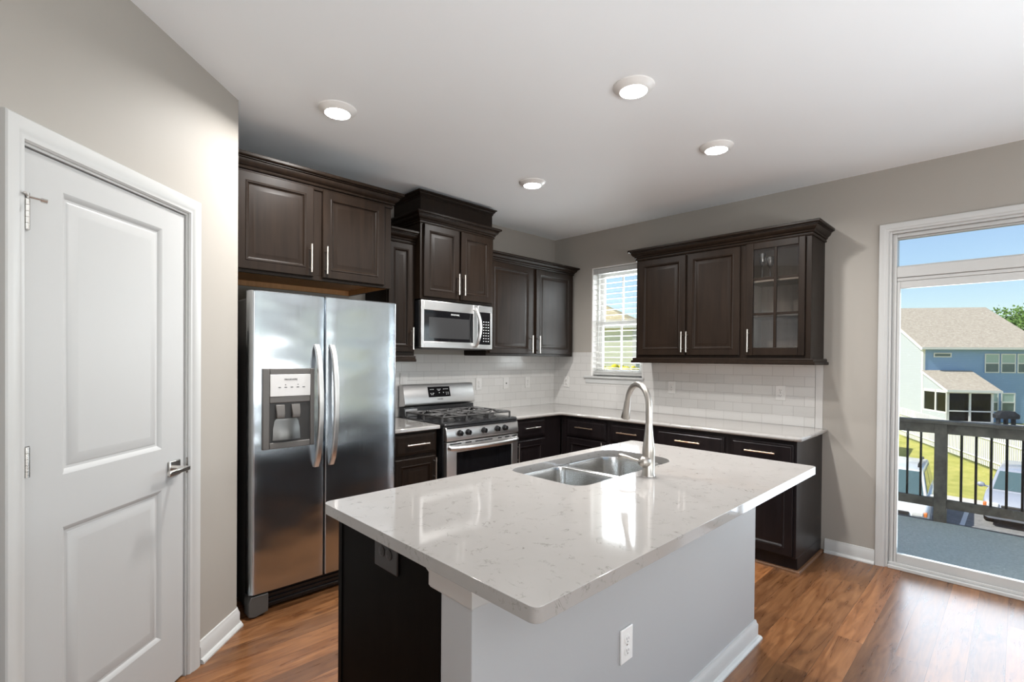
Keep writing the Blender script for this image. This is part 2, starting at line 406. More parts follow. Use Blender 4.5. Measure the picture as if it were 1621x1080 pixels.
# unseen block added above to shade the deck, and the storey below
st(MB().box(-5.72, -9.12, ZC+.12, .16, .14, 8.2).build('deck_shade_block', M_outwhite))
st(MB().box(-5.72, -9.12, -3.95, .14, .14, -.22).build('wall_lower_storey', M_outwhite))

BASE = [(0, 0), (.03, 0), (.03, .008), (.024, .018), (.014, .022), (.014, .075), (.009, .085), (.006, .098), (0, .1)]
def base_run(name, path, label): return st(MB().sweep(path, BASE).build(name, M_white, smooth=30), label, 'baseboard')
base_run('baseboard_right', [(0, -2.66), (0, -2.963)], 'white baseboard between the cabinet end and the patio door')
def pl(s, off=0): return (px-s*q+off*q, py-s*q-off*q)
base_run('baseboard_left', [pl(.317), pl(0), (px, -.70)], 'white baseboard beside the pantry door')
base_run('baseboard_rear', [(0, -4.9), (0, -9.0)], 'white baseboard past the patio door')

# ---------------------------------------------------------------- pantry door
pd = SE('door_2', 'white two-panel pantry door with lever handle on the angled wall', 'door', PO, R(45))
X = lambda s: S0-s
CAS = [(0, 0), (0, .006), (.006, .012), (.02, .013), (.028, .018), (.05, .021), (.062, .021), (.066, .017), (.066, 0)]
def casing(parent, x0, x1, z1, mat_=M_white, bottom=0, prof=CAS, name='casing'):
    mb = MB()
    # profile: distance from the opening edge, projection toward the room (-y)
    rows = []
    for d, t in prof:
        rows.append([(x0-d, -t, bottom), (x0-d, -t, z1+d), (x1+d, -t, z1+d), (x1+d, -t, bottom)])
    L = [[r[i] for r in rows] for i in range(4)]
    mb.loops(L, True, True, True)
    return mb.build(name, mat_, parent, smooth=30)
casing(pd, X(1.125), X(.394), 2.042)
jb = MB(); jb.box(X(1.135), .0, 0, X(1.119), .11, 2.034).box(X(.401), 0, 0, X(.385), .11, 2.034).box(X(1.135), 0, 2.034, X(.385), .11, 2.05)
jb.box(X(1.119), .05, 0, X(1.107), .085, 2.034).box(X(.413), .05, 0, X(.401), .085, 2.034).box(X(1.119), .05, 2.022, X(.401), .085, 2.034)
jb.build('door_jamb', M_white, pd)
lx0, lx1 = X(1.116), X(.404); dl = MB(); yf = .008
pxa, pxb = X(.98)-.008, X(.547)+.008
for z0, z1 in ((.012, .24), (.86, 1.03), (1.938, 2.030)): dl.rings(lx0, lx1, z0, z1, [(0, yf)])
for z0, z1 in ((.24, .86), (1.03, 1.938)):
    dl.rings(lx0, pxa, z0, z1, [(0, yf)]); dl.rings(pxb, lx1, z0, z1, [(0, yf)])
    dl.rings(pxa, pxb, z0, z1, [(0, yf), (.006, yf+.002), (.016, yf+.010), (.024, yf+.0105), (.030, yf+.008), (.060, yf+.003), (.062, yf+.003)])
dl.loops([[(lx0, y, .012), (lx1, y, .012), (lx1, y, 2.030), (lx0, y, 2.030)] for y in (yf, yf+.036)], True, False, True)
dl.build('door_leaf', M_door, pd, smooth=25)
for zc in (1.832, 1.097, .25):
    h = MB()
    for k in range(5): h.lathe([(.0075, zc-.045+k*.018), (.0075, zc-.045+k*.018+.0168)], 12, (X(1.1175), -.005, 0))
    h.box(X(1.1175)-.018, .004, zc-.045, X(1.1175)+.018, .0075, zc+.045)
    ho = h.build('hinge', M_chrome, pd)
    if zc > 1.5:
        s_ = MB().tube([(X(1.1175), -.006, zc+.046), (X(1.1175), -.006, zc+.062)], .006, 8).tube([(X(1.1175), -.006, zc+.052), (X(1.094), -.030, zc+.047)], .0035, 8).tube([(X(1.097), -.027, zc+.047), (X(1.086), -.038, zc+.045)], .007, 8).tube([(X(1.118), -.006, zc+.052), (X(1.14), -.022, zc+.056)], .004, 8)
        s_.build('door_stop', M_chrome, ho)
hd = MB().box(X(.505), -.004, .905, X(.44), yf, .97).build('handle_rose', M_chrome, pd, .003)
lv = MB(); lv.tube([(X(.472), 0, .938), (X(.472), -.052, .938)], .010, 12); lv.box(X(.585), -.062, .929, X(.462), -.046, .947)
lv.build('lever_handle', M_chrome, pd, .003)
MB().box(X(.4005), -.003, .90, X(.388), .03, .968).build('strike_plate', mat('aged_nickel', (.2, .18, .16), .35, 1), pd, .002)

# ---------------------------------------------------------------- patio door with transom
pt = SE('door_1', 'white sliding patio door with transom opening to the deck', 'door', (0, 0, 0), R(-90))   # local x = -y, local -y faces -x (room)
a0, a1 = -PD[1], -PD[0]
casing(pt, a0+.006, a1-.006, 2.304, bottom=0, prof=[(d*.85, t) for d, t in CAS])
fr = MB()
fr.frame(a0, a1, 0, 2.31, 0, .12, .02, .02, 0, .02).frame(a0+.02, a1-.02, .022, 2.29, .025, .115, .025, .025, 0, .025)
fr.build('door_frame', M_white, pt, .002)
tb = MB().box(a0+.0451, .02, 1.99, a1-.0451, .115, 2.063).box(a0+.0451, .03, 1.965, a1-.0451, .11, 1.99).build('transom_bar', M_white, pt, .004)
th = MB().box(a0+.0205, -.012, 0, a1-.0205, .12, .022).box(a0+.02, .012, .022, a1-.02, .024, .04).box(a0+.02, .05, .022, a1-.02, .058, .045).box(a0+.02, .09, .022, a1-.02, .098, .045)
th.build('threshold', M_white, pt, .003)
mid = (a0+a1)/2
def sash(x0, x1, y0, y1, name):
    m = MB().frame(x0, x1, .03, 1.964, y0, y1, .018 if x0 < mid-.1 else .06, .05, .068, .047)
    s_ = m.build(name, M_white, pt, .003)
    ym = (y0+y1)/2; MB().box(x0+.012, ym-.004, .09, x1-.03, ym+.004, 1.925).build('glass_pane', M_glass, s_)
sash(a0+.0455, mid+.03, .032, .066, 'fixed_sash'); sash(mid-.03, a1-.0455, .072, .106, 'sliding_sash')
tr = MB().box(a0+.0455, .045, 2.0635, a1-.0455, .09, 2.072).box(a0+.0455, .045, 2.256, a1-.0455, .09, 2.2645).build('transom_sash', M_white, pt)
MB().box(a0+.0455, .06, 2.066, a1-.0455, .068, 2.262).build('glass_pane', M_glass, tr)

# ---------------------------------------------------------------- kitchen window with blind
kw = SE('window_1', 'white double hung kitchen window left of the upper cabinets', 'window', (0, 0, 0), R(-90))
w0, w1, wz0, wz1 = .515, 1.125, 1.24, 2.365
f = MB().frame(w0, w1, wz0, wz1, .001, .14, .012, .012, 0, .012)
f.build('window_jamb', M_plate, kw)
f = MB().frame(w0+.0121, w1-.0121, wz0, wz1-.0121, .075, .135, .028, .028, .03, .038)
f.build('window_frame', M_plate, kw, .002)
zm = 1.79; xm = (w0+w1)/2
def wsash(z0, z1, y0, y1, nm):
    m = MB().frame(w0+.0405, w1-.0405, z0, z1, y0, y1, .044, .044, .04, .04).box(xm-.011, y0+.008, z0+.04, xm+.011, y1-.008, z1-.04)
    s_ = m.build(nm, M_plate, kw, .003); ym = (y0+y1)/2
    MB().box(w0+.07, ym-.003, z0+.03, w1-.07, ym+.003, z1-.03).build('glass_pane', M_glass, s_)
wsash(zm-.02, wz1-.05, .105, .13, 'upper_sash'); wsash(wz0+.03, zm+.02, .08, .105, 'lower_sash')
MB().box(.435, -.03, 1.218, 1.145, .075, 1.24).build('window_sill', M_white, kw, .004)
MB().box(.45, -.014, 1.165, 1.135, 0, 1.218).build('window_apron', M_white, kw, .003)
bl = T('window_blind', 'open white slatted blind hanging inside the kitchen window', 'blind', (0, 0, 0), R(-90))
MB().box(w0+.014, .006, wz1-.066, w1-.014, .062, wz1-.014).build('headrail', M_white, bl, .004)
MB().box(w0+.016, .012, 1.252, w1-.016, .060, 1.272).build('bottom_rail', M_white, bl, .004)
s_ = MB(); z = 1.325; M_slat = mat('blind_slat', (.62, .62, .60), .45)
while z < wz1-.09: s_.extr([(.011, z+.001), (.035, z+.0035), (.060, z+.001), (.060, z-.0015), (.035, z+.001), (.011, z-.0015)], 'x', w0+.016, w1-.016); z += .0545
for k in range(4): s_.box(w0+.016, .012, 1.274+k*.0055, w1-.016, .060, 1.2775+k*.0055)
s_.build('slats', M_slat, bl, smooth=0)
c_ = MB()
for xx in (w0+.12, w1-.12):
    for yy in (.011, .061): c_.tube([(xx, yy, 1.265), (xx, yy, wz1-.05)], .0009, 5)
c_.build('ladder_cords', M_white, bl)
MB().tube([(w0+.08, .004, 1.55), (w0+.08, .004, wz1-.03)], .004, 8).build('tilt_wand', mat('clear_plastic', (.5, .52, .5), .2), bl)
# ---------------------------------------------------------------- backsplash
o = MB().box(-2.45, -.008, .914, -.0, 0, 1.445).build('tile_backsplash', M_tile)
st(tag(o, 'white subway tile backsplash behind the range', 'backsplash'))
o = MB().box(.008, -.008, .914, w0, 0, 1.487).box(w0, -.008, .914, 1.135, 0, 1.165).box(1.135, -.008, .914, 2.585, 0, 1.43).box(1.125, -.008, 1.24, 1.135, 0, 1.43).build('tile_backsplash', M_tile)
o.rotation_euler = (0, 0, R(-90)); st(tag(o, 'white subway tile backsplash under the window and glass cabinet', 'backsplash'))
o = MB().box(2.588, -.010, .914, 2.636, 0, 1.43).build('tile_edge', mat('white_edge_tile', (.55, .535, .515), .16)); o.rotation_euler = (0, 0, R(-90))
st(tag(o, 'white vertical edge tile ending the backsplash near the patio door', 'tile'))

# ---------------------------------------------------------------- cabinets
def pull(parent, x, y, z, L=.17, vertical=True, mt=None):
    m = MB(); h = L/2; k = h-.028
    if vertical:
        m.tube([(x, y-.032, z-h), (x, y-.032, z+h)], .0058, 10); m.tube([(x, y, z-k), (x, y-.032, z-k)], .0045, 8); m.tube([(x, y, z+k), (x, y-.032, z+k)], .0045, 8)
    else:
        m.tube([(x-h, y-.032, z), (x+h, y-.032, z)], .0058, 10); m.tube([(x-k, y, z), (x-k, y-.032, z)], .0045, 8); m.tube([(x+k, y, z), (x+k, y-.032, z)], .0045, 8)
    return m.build('handle', mt or M_pull, parent)
def rdoor(parent, x0, x1, z0, z1, y, m=None, fr=.056, t=.02, name='door'):
    mb = MB(); f = y-t
    mb.rings(x0, x1, z0, z1, [(0, y), (0, f+.004), (.004, f), (fr-.008, f), (fr-.003, f-.0025), (fr+.003, f-.001), (fr+.007, f+.005), (fr+.013, f+.0085), (fr+.019, f+.0085), (fr+.038, f+.003), (fr+.04, f+.003)])
    return mb.build(name, m or M_cab, parent, smooth=25)
def drawer(parent, x0, x1, z0, z1, y, m=None, t=.02):
    mb = MB(); f = y-t
    mb.rings(x0, x1, z0, z1, [(0, y), (0, f+.007), (.004, f+.004), (.014, f+.003), (.018, f), (.02, f)])
    return mb.build('drawer', m or M_cab_base, parent, smooth=25)
CROWN = [(0, -.010), (.008, -.010), (.011, -.004), (.011, .003), (.006, .006), (.006, .010), (.015, .013), (.018, .020), (.016, .025), (.022, .028), (.030, .034), (.037, .044), (.040, .053), (.040, .058), (.049, .060), (.049, .065), (.058, .066), (.062, .071), (.062, .083), (.058, .086), (0, .086)]
def crown(parent, path, z, sc=1.0, prof=CROWN): return MB().sweep(path, [(o*sc, z+h*sc) for o, h in prof]).build('crown_moulding', M_cab, parent, smooth=30)
LRAIL = [(0, 0), (.030, 0), (.033, .004), (.033, .018), (.028, .022), (.022, .024), (.022, .040), (.018, .045), (0, .045)]

# above the refrigerator
cb = T('wall_cabinet', 'dark wood double door cabinet above the refrigerator', 'cabinet', (-3.445, 0, 1.89))
w, d, h = 1.0, .61, .60
mb = MB().frame(0, w, 0, h, -d+.02, 0, .02, .02, 0, .02).box(.02, -.012, .03, w-.02, 0, h-.02)
mb.frame(0, w, 0, h, -d, -d+.02, .05, .06, .03, .05).box(.452, -d, .03, .512, -d+.02, h-.05)
mb.build('carcass', M_cab, cb, .0015)
MB().box(.02, -d+.02, .035, w-.02, -.03, .05).box(.02, -.03, .0, w-.02, -.012, .05).box(.0205, -d+.02, .0, .024, -.03, .035).box(w-.024, -d+.02, 0, w-.0205, -.03, .035).build('bottom_panel', M_maple, cb)
dd = rdoor(cb, .02, .455, .018, .565, -d); pull(dd, .430, -d-.02, .125)
dd = rdoor(cb, .512, .942, .018, .565, -d); pull(dd, .527, -d-.02, .125)
crown(cb, [(0, -d), (w, -d), (w, -.0)], h-.035, 1.08)

# narrow cabinet
cb = T('wall_cabinet', 'narrow dark wood cabinet between the refrigerator cabinet and the microwave', 'cabinet', (-2.312, 0, 1.43))
w, d, h = .245, .33, .90
MB().box(0, -d, 0, w, 0, h).build('carcass', M_cab, cb, .0015)
dd = rdoor(cb, .004, .222, .03, .865, -d, fr=.05); pull(dd, .205, -d-.02, .135)
crown(cb, [(0, -d), (w, -d)], h-.02)
MB().sweep([(0, 0), (0, -d), (w, -d)], [(o, z-.046) for o, z in LRAIL]).build('light_rail', M_cab, cb, smooth=30)

# microwave cabinet with riser
cb = T('wall_cabinet', 'tall dark wood cabinet with stacked crown above the microwave', 'cabinet', (-2.063, 0, 1.878))
w, d, h = .763, .40, .605
MB().box(0, -d, 0, w, 0, h).build('carcass', M_cab, cb, .0015)
dd = rdoor(cb, .026, .368, .018, .585, -d); pull(dd, .349, -d-.02, .14)
dd = rdoor(cb, .391, .735, .018, .585, -d); pull(dd, .410, -d-.02, .14)
crown(cb, [(0, 0), (0, -d), (w, -d), (w, 0)], h-.008, .9)
MB().box(.006, -d+.01, h, w-.004, 0, .843).build('riser_box', M_cab, cb, .0015)
crown(cb, [(.006, 0), (.006, -d+.01), (w-.004, -d+.01), (w-.004, 0)], .80, .5)

# right of microwave
cb = T('wall_cabinet', 'dark wood double door cabinet right of the microwave, in the corner', 'cabinet', (-1.298, 0, 1.44))
w, d, h = 1.235, .31, .885
MB().box(0, -d, 0, w, 0, h).build('carcass', M_cab, cb, .0015)
dd = rdoor(cb, .03, .585, .022, .86, -d); pull(dd, .606-.042, -d-.02, .115)
dd = rdoor(cb, .645, 1.195, .022, .86, -d); pull(dd, .698-.03, -d-.02, .115)
crown(cb, [(0, -d), (w, -d), (w, 0)], h-.012, .85)

# window wall, double door
M_B = R(-90)
cb = T('wall_cabinet', 'dark wood double door cabinet beside the window', 'cabinet', (0, -1.252, 1.432), M_B)
w, d, h = .928, .33, .885
MB().box(0, -d, 0, w, 0, h).build('carcass', M_cab, cb, .0015)
dd = rdoor(cb, .026, .465, .022, .855, -d); pull(dd, .449, -d-.02, .132)
dd = rdoor(cb, .482, .905, .022, .855, -d); pull(dd, .492, -d-.02, .132)
crown(cb, [(0, 0), (0, -d), (w, -d)], h-.012)
MB().sweep([(0, 0), (0, -d), (w, -d)], [(o, z-.045) for o, z in LRAIL]).build('light_rail', M_cab, cb, smooth=30)
MB().box(.02, -d+.02, -.02, w, -.02, -.001).build('bottom_panel', M_maple, cb)

# window wall, glass door
cb = T('wall_cabinet', 'dark wood cabinet with six pane glass door near the patio door', 'cabinet', (0, -2.180, 1.432), M_B)
w = .456
mb = MB().frame(0, w, 0, h, -d+.02, 0, .018, .018, .02, .02).frame(0, w, 0, h, -d, -d+.02, .035, .04, .04, .045)
mb.build('carcass', M_cab, cb, .0015)
MB().box(.018, -.012, .02, w-.018, -.002, h-.02).box(.0185, -d+.021, .02, .021, -.012, h-.02).box(w-.021, -d+.021, .02, w-.0185, -.012, h-.02).box(.021, -d+.021, .0205, w-.021, -.012, .024).box(.021, -d+.021, h-.024, w-.021, -.012, h-.0205).build('interior_lining', M_inner, cb)
for zz in (.318, .582): MB().box(.021, -d+.03, zz-.009, w-.021, -.012, zz+.009).build('shelf', M_inner, cb)
x0, x1, z0, z1, sx = .022, .420, .022, .862, .052
gx0, gx1, gz0, gz1 = x0+sx, x1-sx+.01, z0+.058, z1-.05
mb = MB().frame(x0, x1, z0, z1, -d-.02, -d, gx0-x0, x1-gx1, gz0-z0, z1-gz1)
dd = mb.build('door', M_cab, cb, .003)
xm2 = (gx0+gx1)/2
mb = MB().box(xm2-.010, -d-.017, gz0, xm2+.010, -d-.004, gz1)
for zz in (.590, .329): mb.box(gx0, -d-.0165, zz-.009, xm2-.0101, -d-.004, zz+.009).box(xm2+.0101, -d-.0165, zz-.009, gx1, -d-.004, zz+.009)
mb.build('muntins', M_cab, dd, .002)
MB().box(gx0-.004, -d-.009, gz0-.004, gx1+.004, -d-.006, gz1+.004).build('glass_pane', M_cabglass, dd)
pull(dd, .047, -d-.02, .132)
crown(cb, [(0, -d), (w, -d), (w, 0)], h-.012)
MB().sweep([(0, -d), (w, -d), (w, 0)], [(o, z-.045) for o, z in LRAIL]).build('light_rail', M_cab, cb, smooth=30)
MB().box(.0, -d+.02, -.02, w-.02, -.02, -.001).build('bottom_panel', M_maple, cb)
for k, (yy, xx, nm) in enumerate(((-2.285, -.255, 'taller stemmed crystal glass on the top shelf, at left'), (-2.335, -.235, 'shorter stemmed crystal glass on the top shelf, right of its twin'))):
    hs = (1.0, .86)[k]
    g = MB().lathe([(.028, 0), (.028, .003), (.006, .008), (.004, .03), (.004, .10*hs), (.010, .11*hs), (.022, .13*hs), (.027, .16*hs), (.026, .20*hs), (.024, .20*hs), (.024, .16*hs), (.018, .135*hs), (.002, .118*hs)], 20).build('stemmed_glass', M_crystal)
    g.location = (xx, yy, 1.432+.591+.0005); tag(g, nm + ' behind the pane', 'glass')

# base cabinets
def base_box(cb, x0, x1, d=.60, m=None):
    mb = MB().box(x0, -d, .10, x1, -.001, .883).box(x0, -d+.03, 0, x1, -.001, .10)
    return mb.build('carcass', m or M_cab_base, cb, .0015)
cb = T('base_cabinet', 'dark wood base cabinet between the refrigerator and the range', 'cabinet', (-2.43, 0, 0)); w = .39
base_box(cb, 0, w, m=M_cab)
dd = drawer(cb, .025, .372, .715, .865, -.60, M_cab); pull(dd, .198, -.62, .792, .19, False)
dd = rdoor(cb, .025, .372, .12, .69, -.60, M_cab); pull(dd, .352, -.62, .595)
cb = T('base_cabinet', 'dark wood corner base cabinet right of the range', 'cabinet', (-1.250, 0, 0)); w = .648
base_box(cb, 0, w)
dd = drawer(cb, .02, .42, .715, .868, -.60); pull(dd, .222, -.62, .800, .19, False)
dd = rdoor(cb, .02, .42, .12, .69, -.60, M_cab_base); pull(dd, .045, -.62, .595)
M_pullw = mat('warm_nickel_pull', (.80, .62, .46), .3, 1)
for y0, w, (da, db), side, lab in ((-.622, .533, (.073, .511), 'r', 'dark base cabinet under the window, nearest the corner'),
                             (-1.155, .43, (.026, .387), 'l', 'dark base cabinet behind the faucet, second from the corner'),
                             (-1.585, .598, (.042, .577), 'r', 'dark wide base cabinet, third from the corner'),
                             (-2.183, .452, (.029, .434), 'l', 'dark end base cabinet beside the bare wall near the patio door')):
    cb = T('base_cabinet', lab, 'cabinet', (0, y0, 0), M_B)
    base_box(cb, 0, w)
    dd = drawer(cb, da, db, .70, .855, -.60); pull(dd, (da+db)/2, -.62, .790, .195, False, M_pullw)
    dd = rdoor(cb, da, db, .112, .685, -.60, M_cab_base); pull(dd, db-.022 if side == 'r' else da+.022, -.62, .60)
QR = [(0, 0), (.018, 0), (.017, .008), (.012, .015), (0, .018)]
st(MB().sweep([(-.57, -.70), (-.57, -2.637), (-.002, -2.637)][::1], QR).build('trim_1', M_shoe, smooth=30), 'brown quarter round along the base cabinet foot', 'trim')

# ---------------------------------------------------------------- counters
o = slab('countertop', [(-1.254, -.001), (-1.254, -.64), (-.655, -.64), (-.64, -.655), (-.64, -2.645), (-.615, -2.67), (-.001, -2.67), (-.001, -.001)], [], .884, .914, M_quartz, None, .013, 4)
tag(o, 'white quartz L-shaped countertop in the corner under the window', 'countertop')
o = slab('countertop', [(-2.44, -.001), (-2.44, -.64), (-2.032, -.64), (-2.032, -.001)], [], .884, .914, M_quartz, None, .008)
tag(o, 'short white quartz countertop between refrigerator and range', 'countertop')

# ---------------------------------------------------------------- island
ISX0, ISX1, ISY0, ISY1 = -3.519, -1.552, -2.986, -1.979
isl = T('kitchen_island', 'kitchen island with dark end panel and white half wall', 'island', (0, 0, 0))
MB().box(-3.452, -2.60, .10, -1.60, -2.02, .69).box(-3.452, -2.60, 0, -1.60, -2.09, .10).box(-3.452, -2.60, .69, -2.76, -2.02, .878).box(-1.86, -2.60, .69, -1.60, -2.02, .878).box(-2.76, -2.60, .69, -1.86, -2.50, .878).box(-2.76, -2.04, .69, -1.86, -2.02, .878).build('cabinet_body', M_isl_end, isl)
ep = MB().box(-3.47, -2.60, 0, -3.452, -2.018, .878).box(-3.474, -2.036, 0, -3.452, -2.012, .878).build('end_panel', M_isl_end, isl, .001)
for k, (xa, xb) in enumerate(((-3.44, -2.98), (-2.96, -2.50), (-2.10, -1.62))):
    mb = MB(); mb.rings(0, xb-xa, .12, .86, [(0, 0), (0, -.016), (.004, -.02), (.05, -.02), (.06, -.012), (.09, -.017), (.092, -.017)])
    mb.v = [(xb-x, -2.02-y, z) for x, y, z in mb.v]; mb.build('door', M_cab_base, isl, smooth=25)
MB().box(-3.47, -2.73, 0, -1.60, -2.602, .878).build('half_wall', M_island_white, isl, .003)
MB().sweep([(-3.455, -2.575), (-3.47, -2.575), (-3.47, -2.73), (-1.60, -2.73), (-1.60, -2.60)], [(0, .805), (.008, .805), (.012, .812), (.012, .845), (.017, .855), (.017, .878), (0, .878)]).build('cap_moulding', M_white, isl, smooth=30)
MB().sweep([(-3.47, -2.60), (-3.47, -2.73), (-1.60, -2.73), (-1.60, -2.60)], BASE).build('baseboard', M_white, isl, smooth=30)
# stone top with sink cut-out
SX0, SX1, SY0, SY1 = -2.70, -1.90, -2.462, -2.045
hole = rrect(SX0, SY0, SX1, SY1, [.07, .12, .12, .07], 7)
o = slab('countertop', rrect(ISX0, ISY0, ISX1, ISY1, [.022, .022, .022, .03], 5), [hole], .879, .914, M_quartz, None, .014, 4)
tag(o, 'large white quartz island countertop with an undermount sink', 'countertop')
sk = T('sink', 'stainless double bowl undermount sink in the island countertop', 'sink', (0, 0, 0))
xd = -2.315
bl_ = rrect(SX0+.004, SY0+.004, xd-.016, SY1-.004, [.07, .05, .05, .07], 7); br_ = rrect(xd+.016, SY0+.004, SX1-.004, SY1-.004, [.05, .115, .115, .05], 7)
slab('sink_rim', rrect(SX0-.02, SY0-.02, SX1+.02, SY1+.02, .10, 7), [bl_, br_], .868, .8785, M_sink, sk, .002)
def bowl(lp, nm):
    cx_ = sum(p[0] for p in lp)/len(lp); cy_ = sum(p[1] for p in lp)/len(lp)
    def sc(f, z): return [(cx_+(p[0]-cx_)*f, cy_+(p[1]-cy_)*f, z) for p in lp]
    m = MB().loops([sc(1, .8755), sc(.985, .86), sc(.97, .74), sc(.945, .715), (sc(.89, .702)), sc(.5, .697), sc(.13, .695)], True, False, True)
    b_ = m.build(nm, M_sink, sk, smooth=50, fix=False)
    MB().lathe([(.045, .6985), (.043, .701), (.032, .699), (.012, .697)], 20, (cx_, cy_, 0)).build('drain', M_chrome, b_)
bowl(bl_, 'bowl'); bowl(br_, 'bowl')
fc = T('faucet', 'brushed nickel gooseneck pull-down faucet on the island', 'faucet', (-2.318, -2.538, .914))
MB().lathe([(.029, 0), (.029, .004), (.0265, .008), (.0265, .085), (.0275, .10), (.0255, .125), (.021, .155), (.0165, .20), (.0145, .225)], 28).build('faucet_body', M_faucet, fc)
du = Vector((.50, .866, 0))
pts = [Vector((0, 0, .22)), Vector((0, 0, .29))]; rr_ = .098
for k in range(1, 15):
    a = PI - R(12.2)*k; pts.append(du*(rr_+rr_*math.cos(a)) + Vector((0, 0, .292+rr_*math.sin(a))))
e = pts[-1]; tdir = (pts[-1]-pts[-2]).normalized()
MB().tube(pts, [.0145]*3+[.0135]*13, 16).build('spout', M_faucet, fc)
hp = [e-tdir*.002, e+tdir*.012, e+tdir*.05, e+tdir*.085, e+tdir*.09]
sh = MB().tube(hp, [.0145, .0155, .0175, .0205, .017], 18).build('spray_head', M_faucet, fc)
sdn = du.cross(Vector((0, 0, 1))); nrm = tdir.cross(Vector((0, 0, 1))).cross(tdir).normalized()
MB().tube([e+tdir*.028+nrm*.016, e+tdir*.05+nrm*.0175, e+tdir*.072+nrm*.019], [.004, .0065, .004], 8).build('spray_button', M_black, sh)
hl = MB().lathe([(.020, .0), (.0235, .002), (.0235, .026), (.020, .034), (.014, .040), (.004, .043)], 24, axis='x'); hl.v = [(-.018-x, y, .064+z) for x, y, z in hl.v]
hl.tube([(-.045, .004, .066), (-.048, .04, .07), (-.05, .075, .076), (-.051, .105, .079), (-.051, .118, .079)], [.008, .0075, .0095, .0115, .006], 12, flat=.7)
hl.build('faucet_lever', M_faucet, fc)

# ---------------------------------------------------------------- refrigerator
fx, fw = -3.400, .900
rf = T('refrigerator', 'stainless side by side refrigerator with ice dispenser', 'refrigerator', (fx, 0, 0))
MB().box(.012, -.715, .03, fw-.012, -.045, 1.735).build('fridge_body', M_steel_dark, rf, .006)
def fdoor(x0, x1, nm):
    ra, rb = (.022, .006) if nm == 'l' else (.006, .022)
    # slightly crowned front, rounded edges
    z0, z1 = .125, 1.772
    xs = [x0+ra*t for t in (0, .15, .4, .7, 1)]+[x0+(x1-x0)*t for t in (.15, .3, .5, .7, .85)]+[x1-rb*t for t in (1, .7, .4, .15, 0)]
    prof = []
    for x in xs:
        t = (x-x0)/(x1-x0); el, er = max(0, 1-(x-x0)/ra), max(0, 1-(x1-x)/rb)
        prof.append((x, -.797+ra*.9*el**2+rb*.9*er**2 - .004*math.sin(PI*t)))
    poly = prof+[(x1, -.722), (x0, -.722)]
    m = MB().loops([[(p[0], p[1]+(.006 if z in (z0, z1) else 0), z) for p in poly] for z in (z0, z0+.005, z1-.005, z1)])
    return m
frz = fdoor(.003, .405, 'l').build('freezer_door', M_steel, rf, smooth=35)
frd = fdoor(.415, fw-.003, 'r').build('fridge_door', M_steel, rf, smooth=35)
def fhandle(par, x):
    pts = []
    for k in range(17):
        t = k/16; z = .775+.715*t; y = -.803-.062*math.sin(PI*t)**.55; pts.append((x+ .004*math.sin(PI*t), y, z))
    L = []
    for i, p in enumerate(pts):
        hw = .017; th_ = .010
        L.append([(p[0]-hw, p[1]+th_, p[2]), (p[0]-hw*.8, p[1]-th_, p[2]), (p[0]+hw*.8, p[1]-th_, p[2]), (p[0]+hw, p[1]+th_, p[2])])
    MB().loops(L).build('handle', M_steel2, par, .004, smooth=50)
fhandle(frz, .356); fhandle(frd, .448)
# dispenser
ds = MB(); yd = -.812
dx0, dx1, dz0, dz1 = .060, .343, .908, 1.350
ds.frame(dx0, dx1, dz0, dz1, yd, -.795, .036, .025, .034, .032).box(dx0+.036, yd, 1.16, dx1-.025, -.795, 1.196)
M_disp = mat('dispenser_grey', (.10, .092, .086), .4)
dp = ds.build('dispenser_surround', M_disp, frz, .004)
cp = MB().box(.098, yd-.002, 1.196, .318, -.798, 1.318).build('control_panel', mat('dispenser_panel', (.58, .57, .56), .3), dp, .002)
text('FRIGIDAIRE', .014, M_dark, cp, (.208, yd-.003, 1.289), 'brand_lettering')
mk = MB()
for k in range(5): mk.box(.140+k*.033, yd-.0032, 1.244, .154+k*.033, yd-.002, 1.2475)
mk.box(.176, yd-.0032, 1.258, .181, yd-.002, 1.262).box(.244, yd-.0032, 1.259, .25, yd-.002, 1.262).build('button_marks', M_dark, cp)
rc = MB().box(.095, -.806, .942, .320, -.798, 1.160).build('recess', mat('recess_shade', (.022, .020, .019), .5), dp)  # shallow plate; the shade of a deeper recess is put into its colour
pd_ = MB().loops([[(x, -.808-(.018 if z < 1.05 else .006)*math.sin(PI*(k+.5)/8), z) for k, x in enumerate([a_+(b_-a_)*j/7 for j in range(8)])] for z, a_, b_ in ((.955, .112, .262), (1.02, .114, .258), (1.06, .122, .250), (1.072, .132, .240))], False, False, False)
pd_.build('dispenser_paddle', mat('paddle_steel', (.13, .125, .12), .3, 1), dp, smooth=60, fix=False)
for xx in (.152, .236):
    MB().loops([[(xx-.024, -.812, 1.15), (xx+.024, -.812, 1.15), (xx+.024, -.806, 1.15), (xx-.024, -.806, 1.15)], [(xx-.022, -.826, 1.10), (xx+.022, -.826, 1.10), (xx+.022, -.806, 1.10), (xx-.022, -.806, 1.10)], [(xx-.020, -.822, 1.075), (xx+.020, -.822, 1.075), (xx+.020, -.806, 1.075), (xx-.020, -.806, 1.075)]]).build('dispenser_lever', mat('grey_lever', (.11, .10, .092), .35), dp, .003)
MB().box(.40, -.735, .11, .42, -.712, 1.77).build('gap_dark_strip', M_black, rf)  # black strip added to paint the gap between the doors dark
gr = MB().box(.10, -.755, .035, fw-.06, -.70, .045).box(.10, -.755, .06, fw-.06, -.70, .07).box(.10, -.755, .085, fw-.06, -.70, .095).box(.10, -.745, .02, fw-.06, -.70, .11)
gr.build('base_grille', M_black, rf, .001)
MB().extr([(-.0, .012), (.03, .004), (.10, .02), (.10, .118), (.012, .118), (.0, .09)], 'y', -.795, -.715).build('base_foot', mat('dark_grey_plastic', (.07, .067, .063), .45), rf, .004)
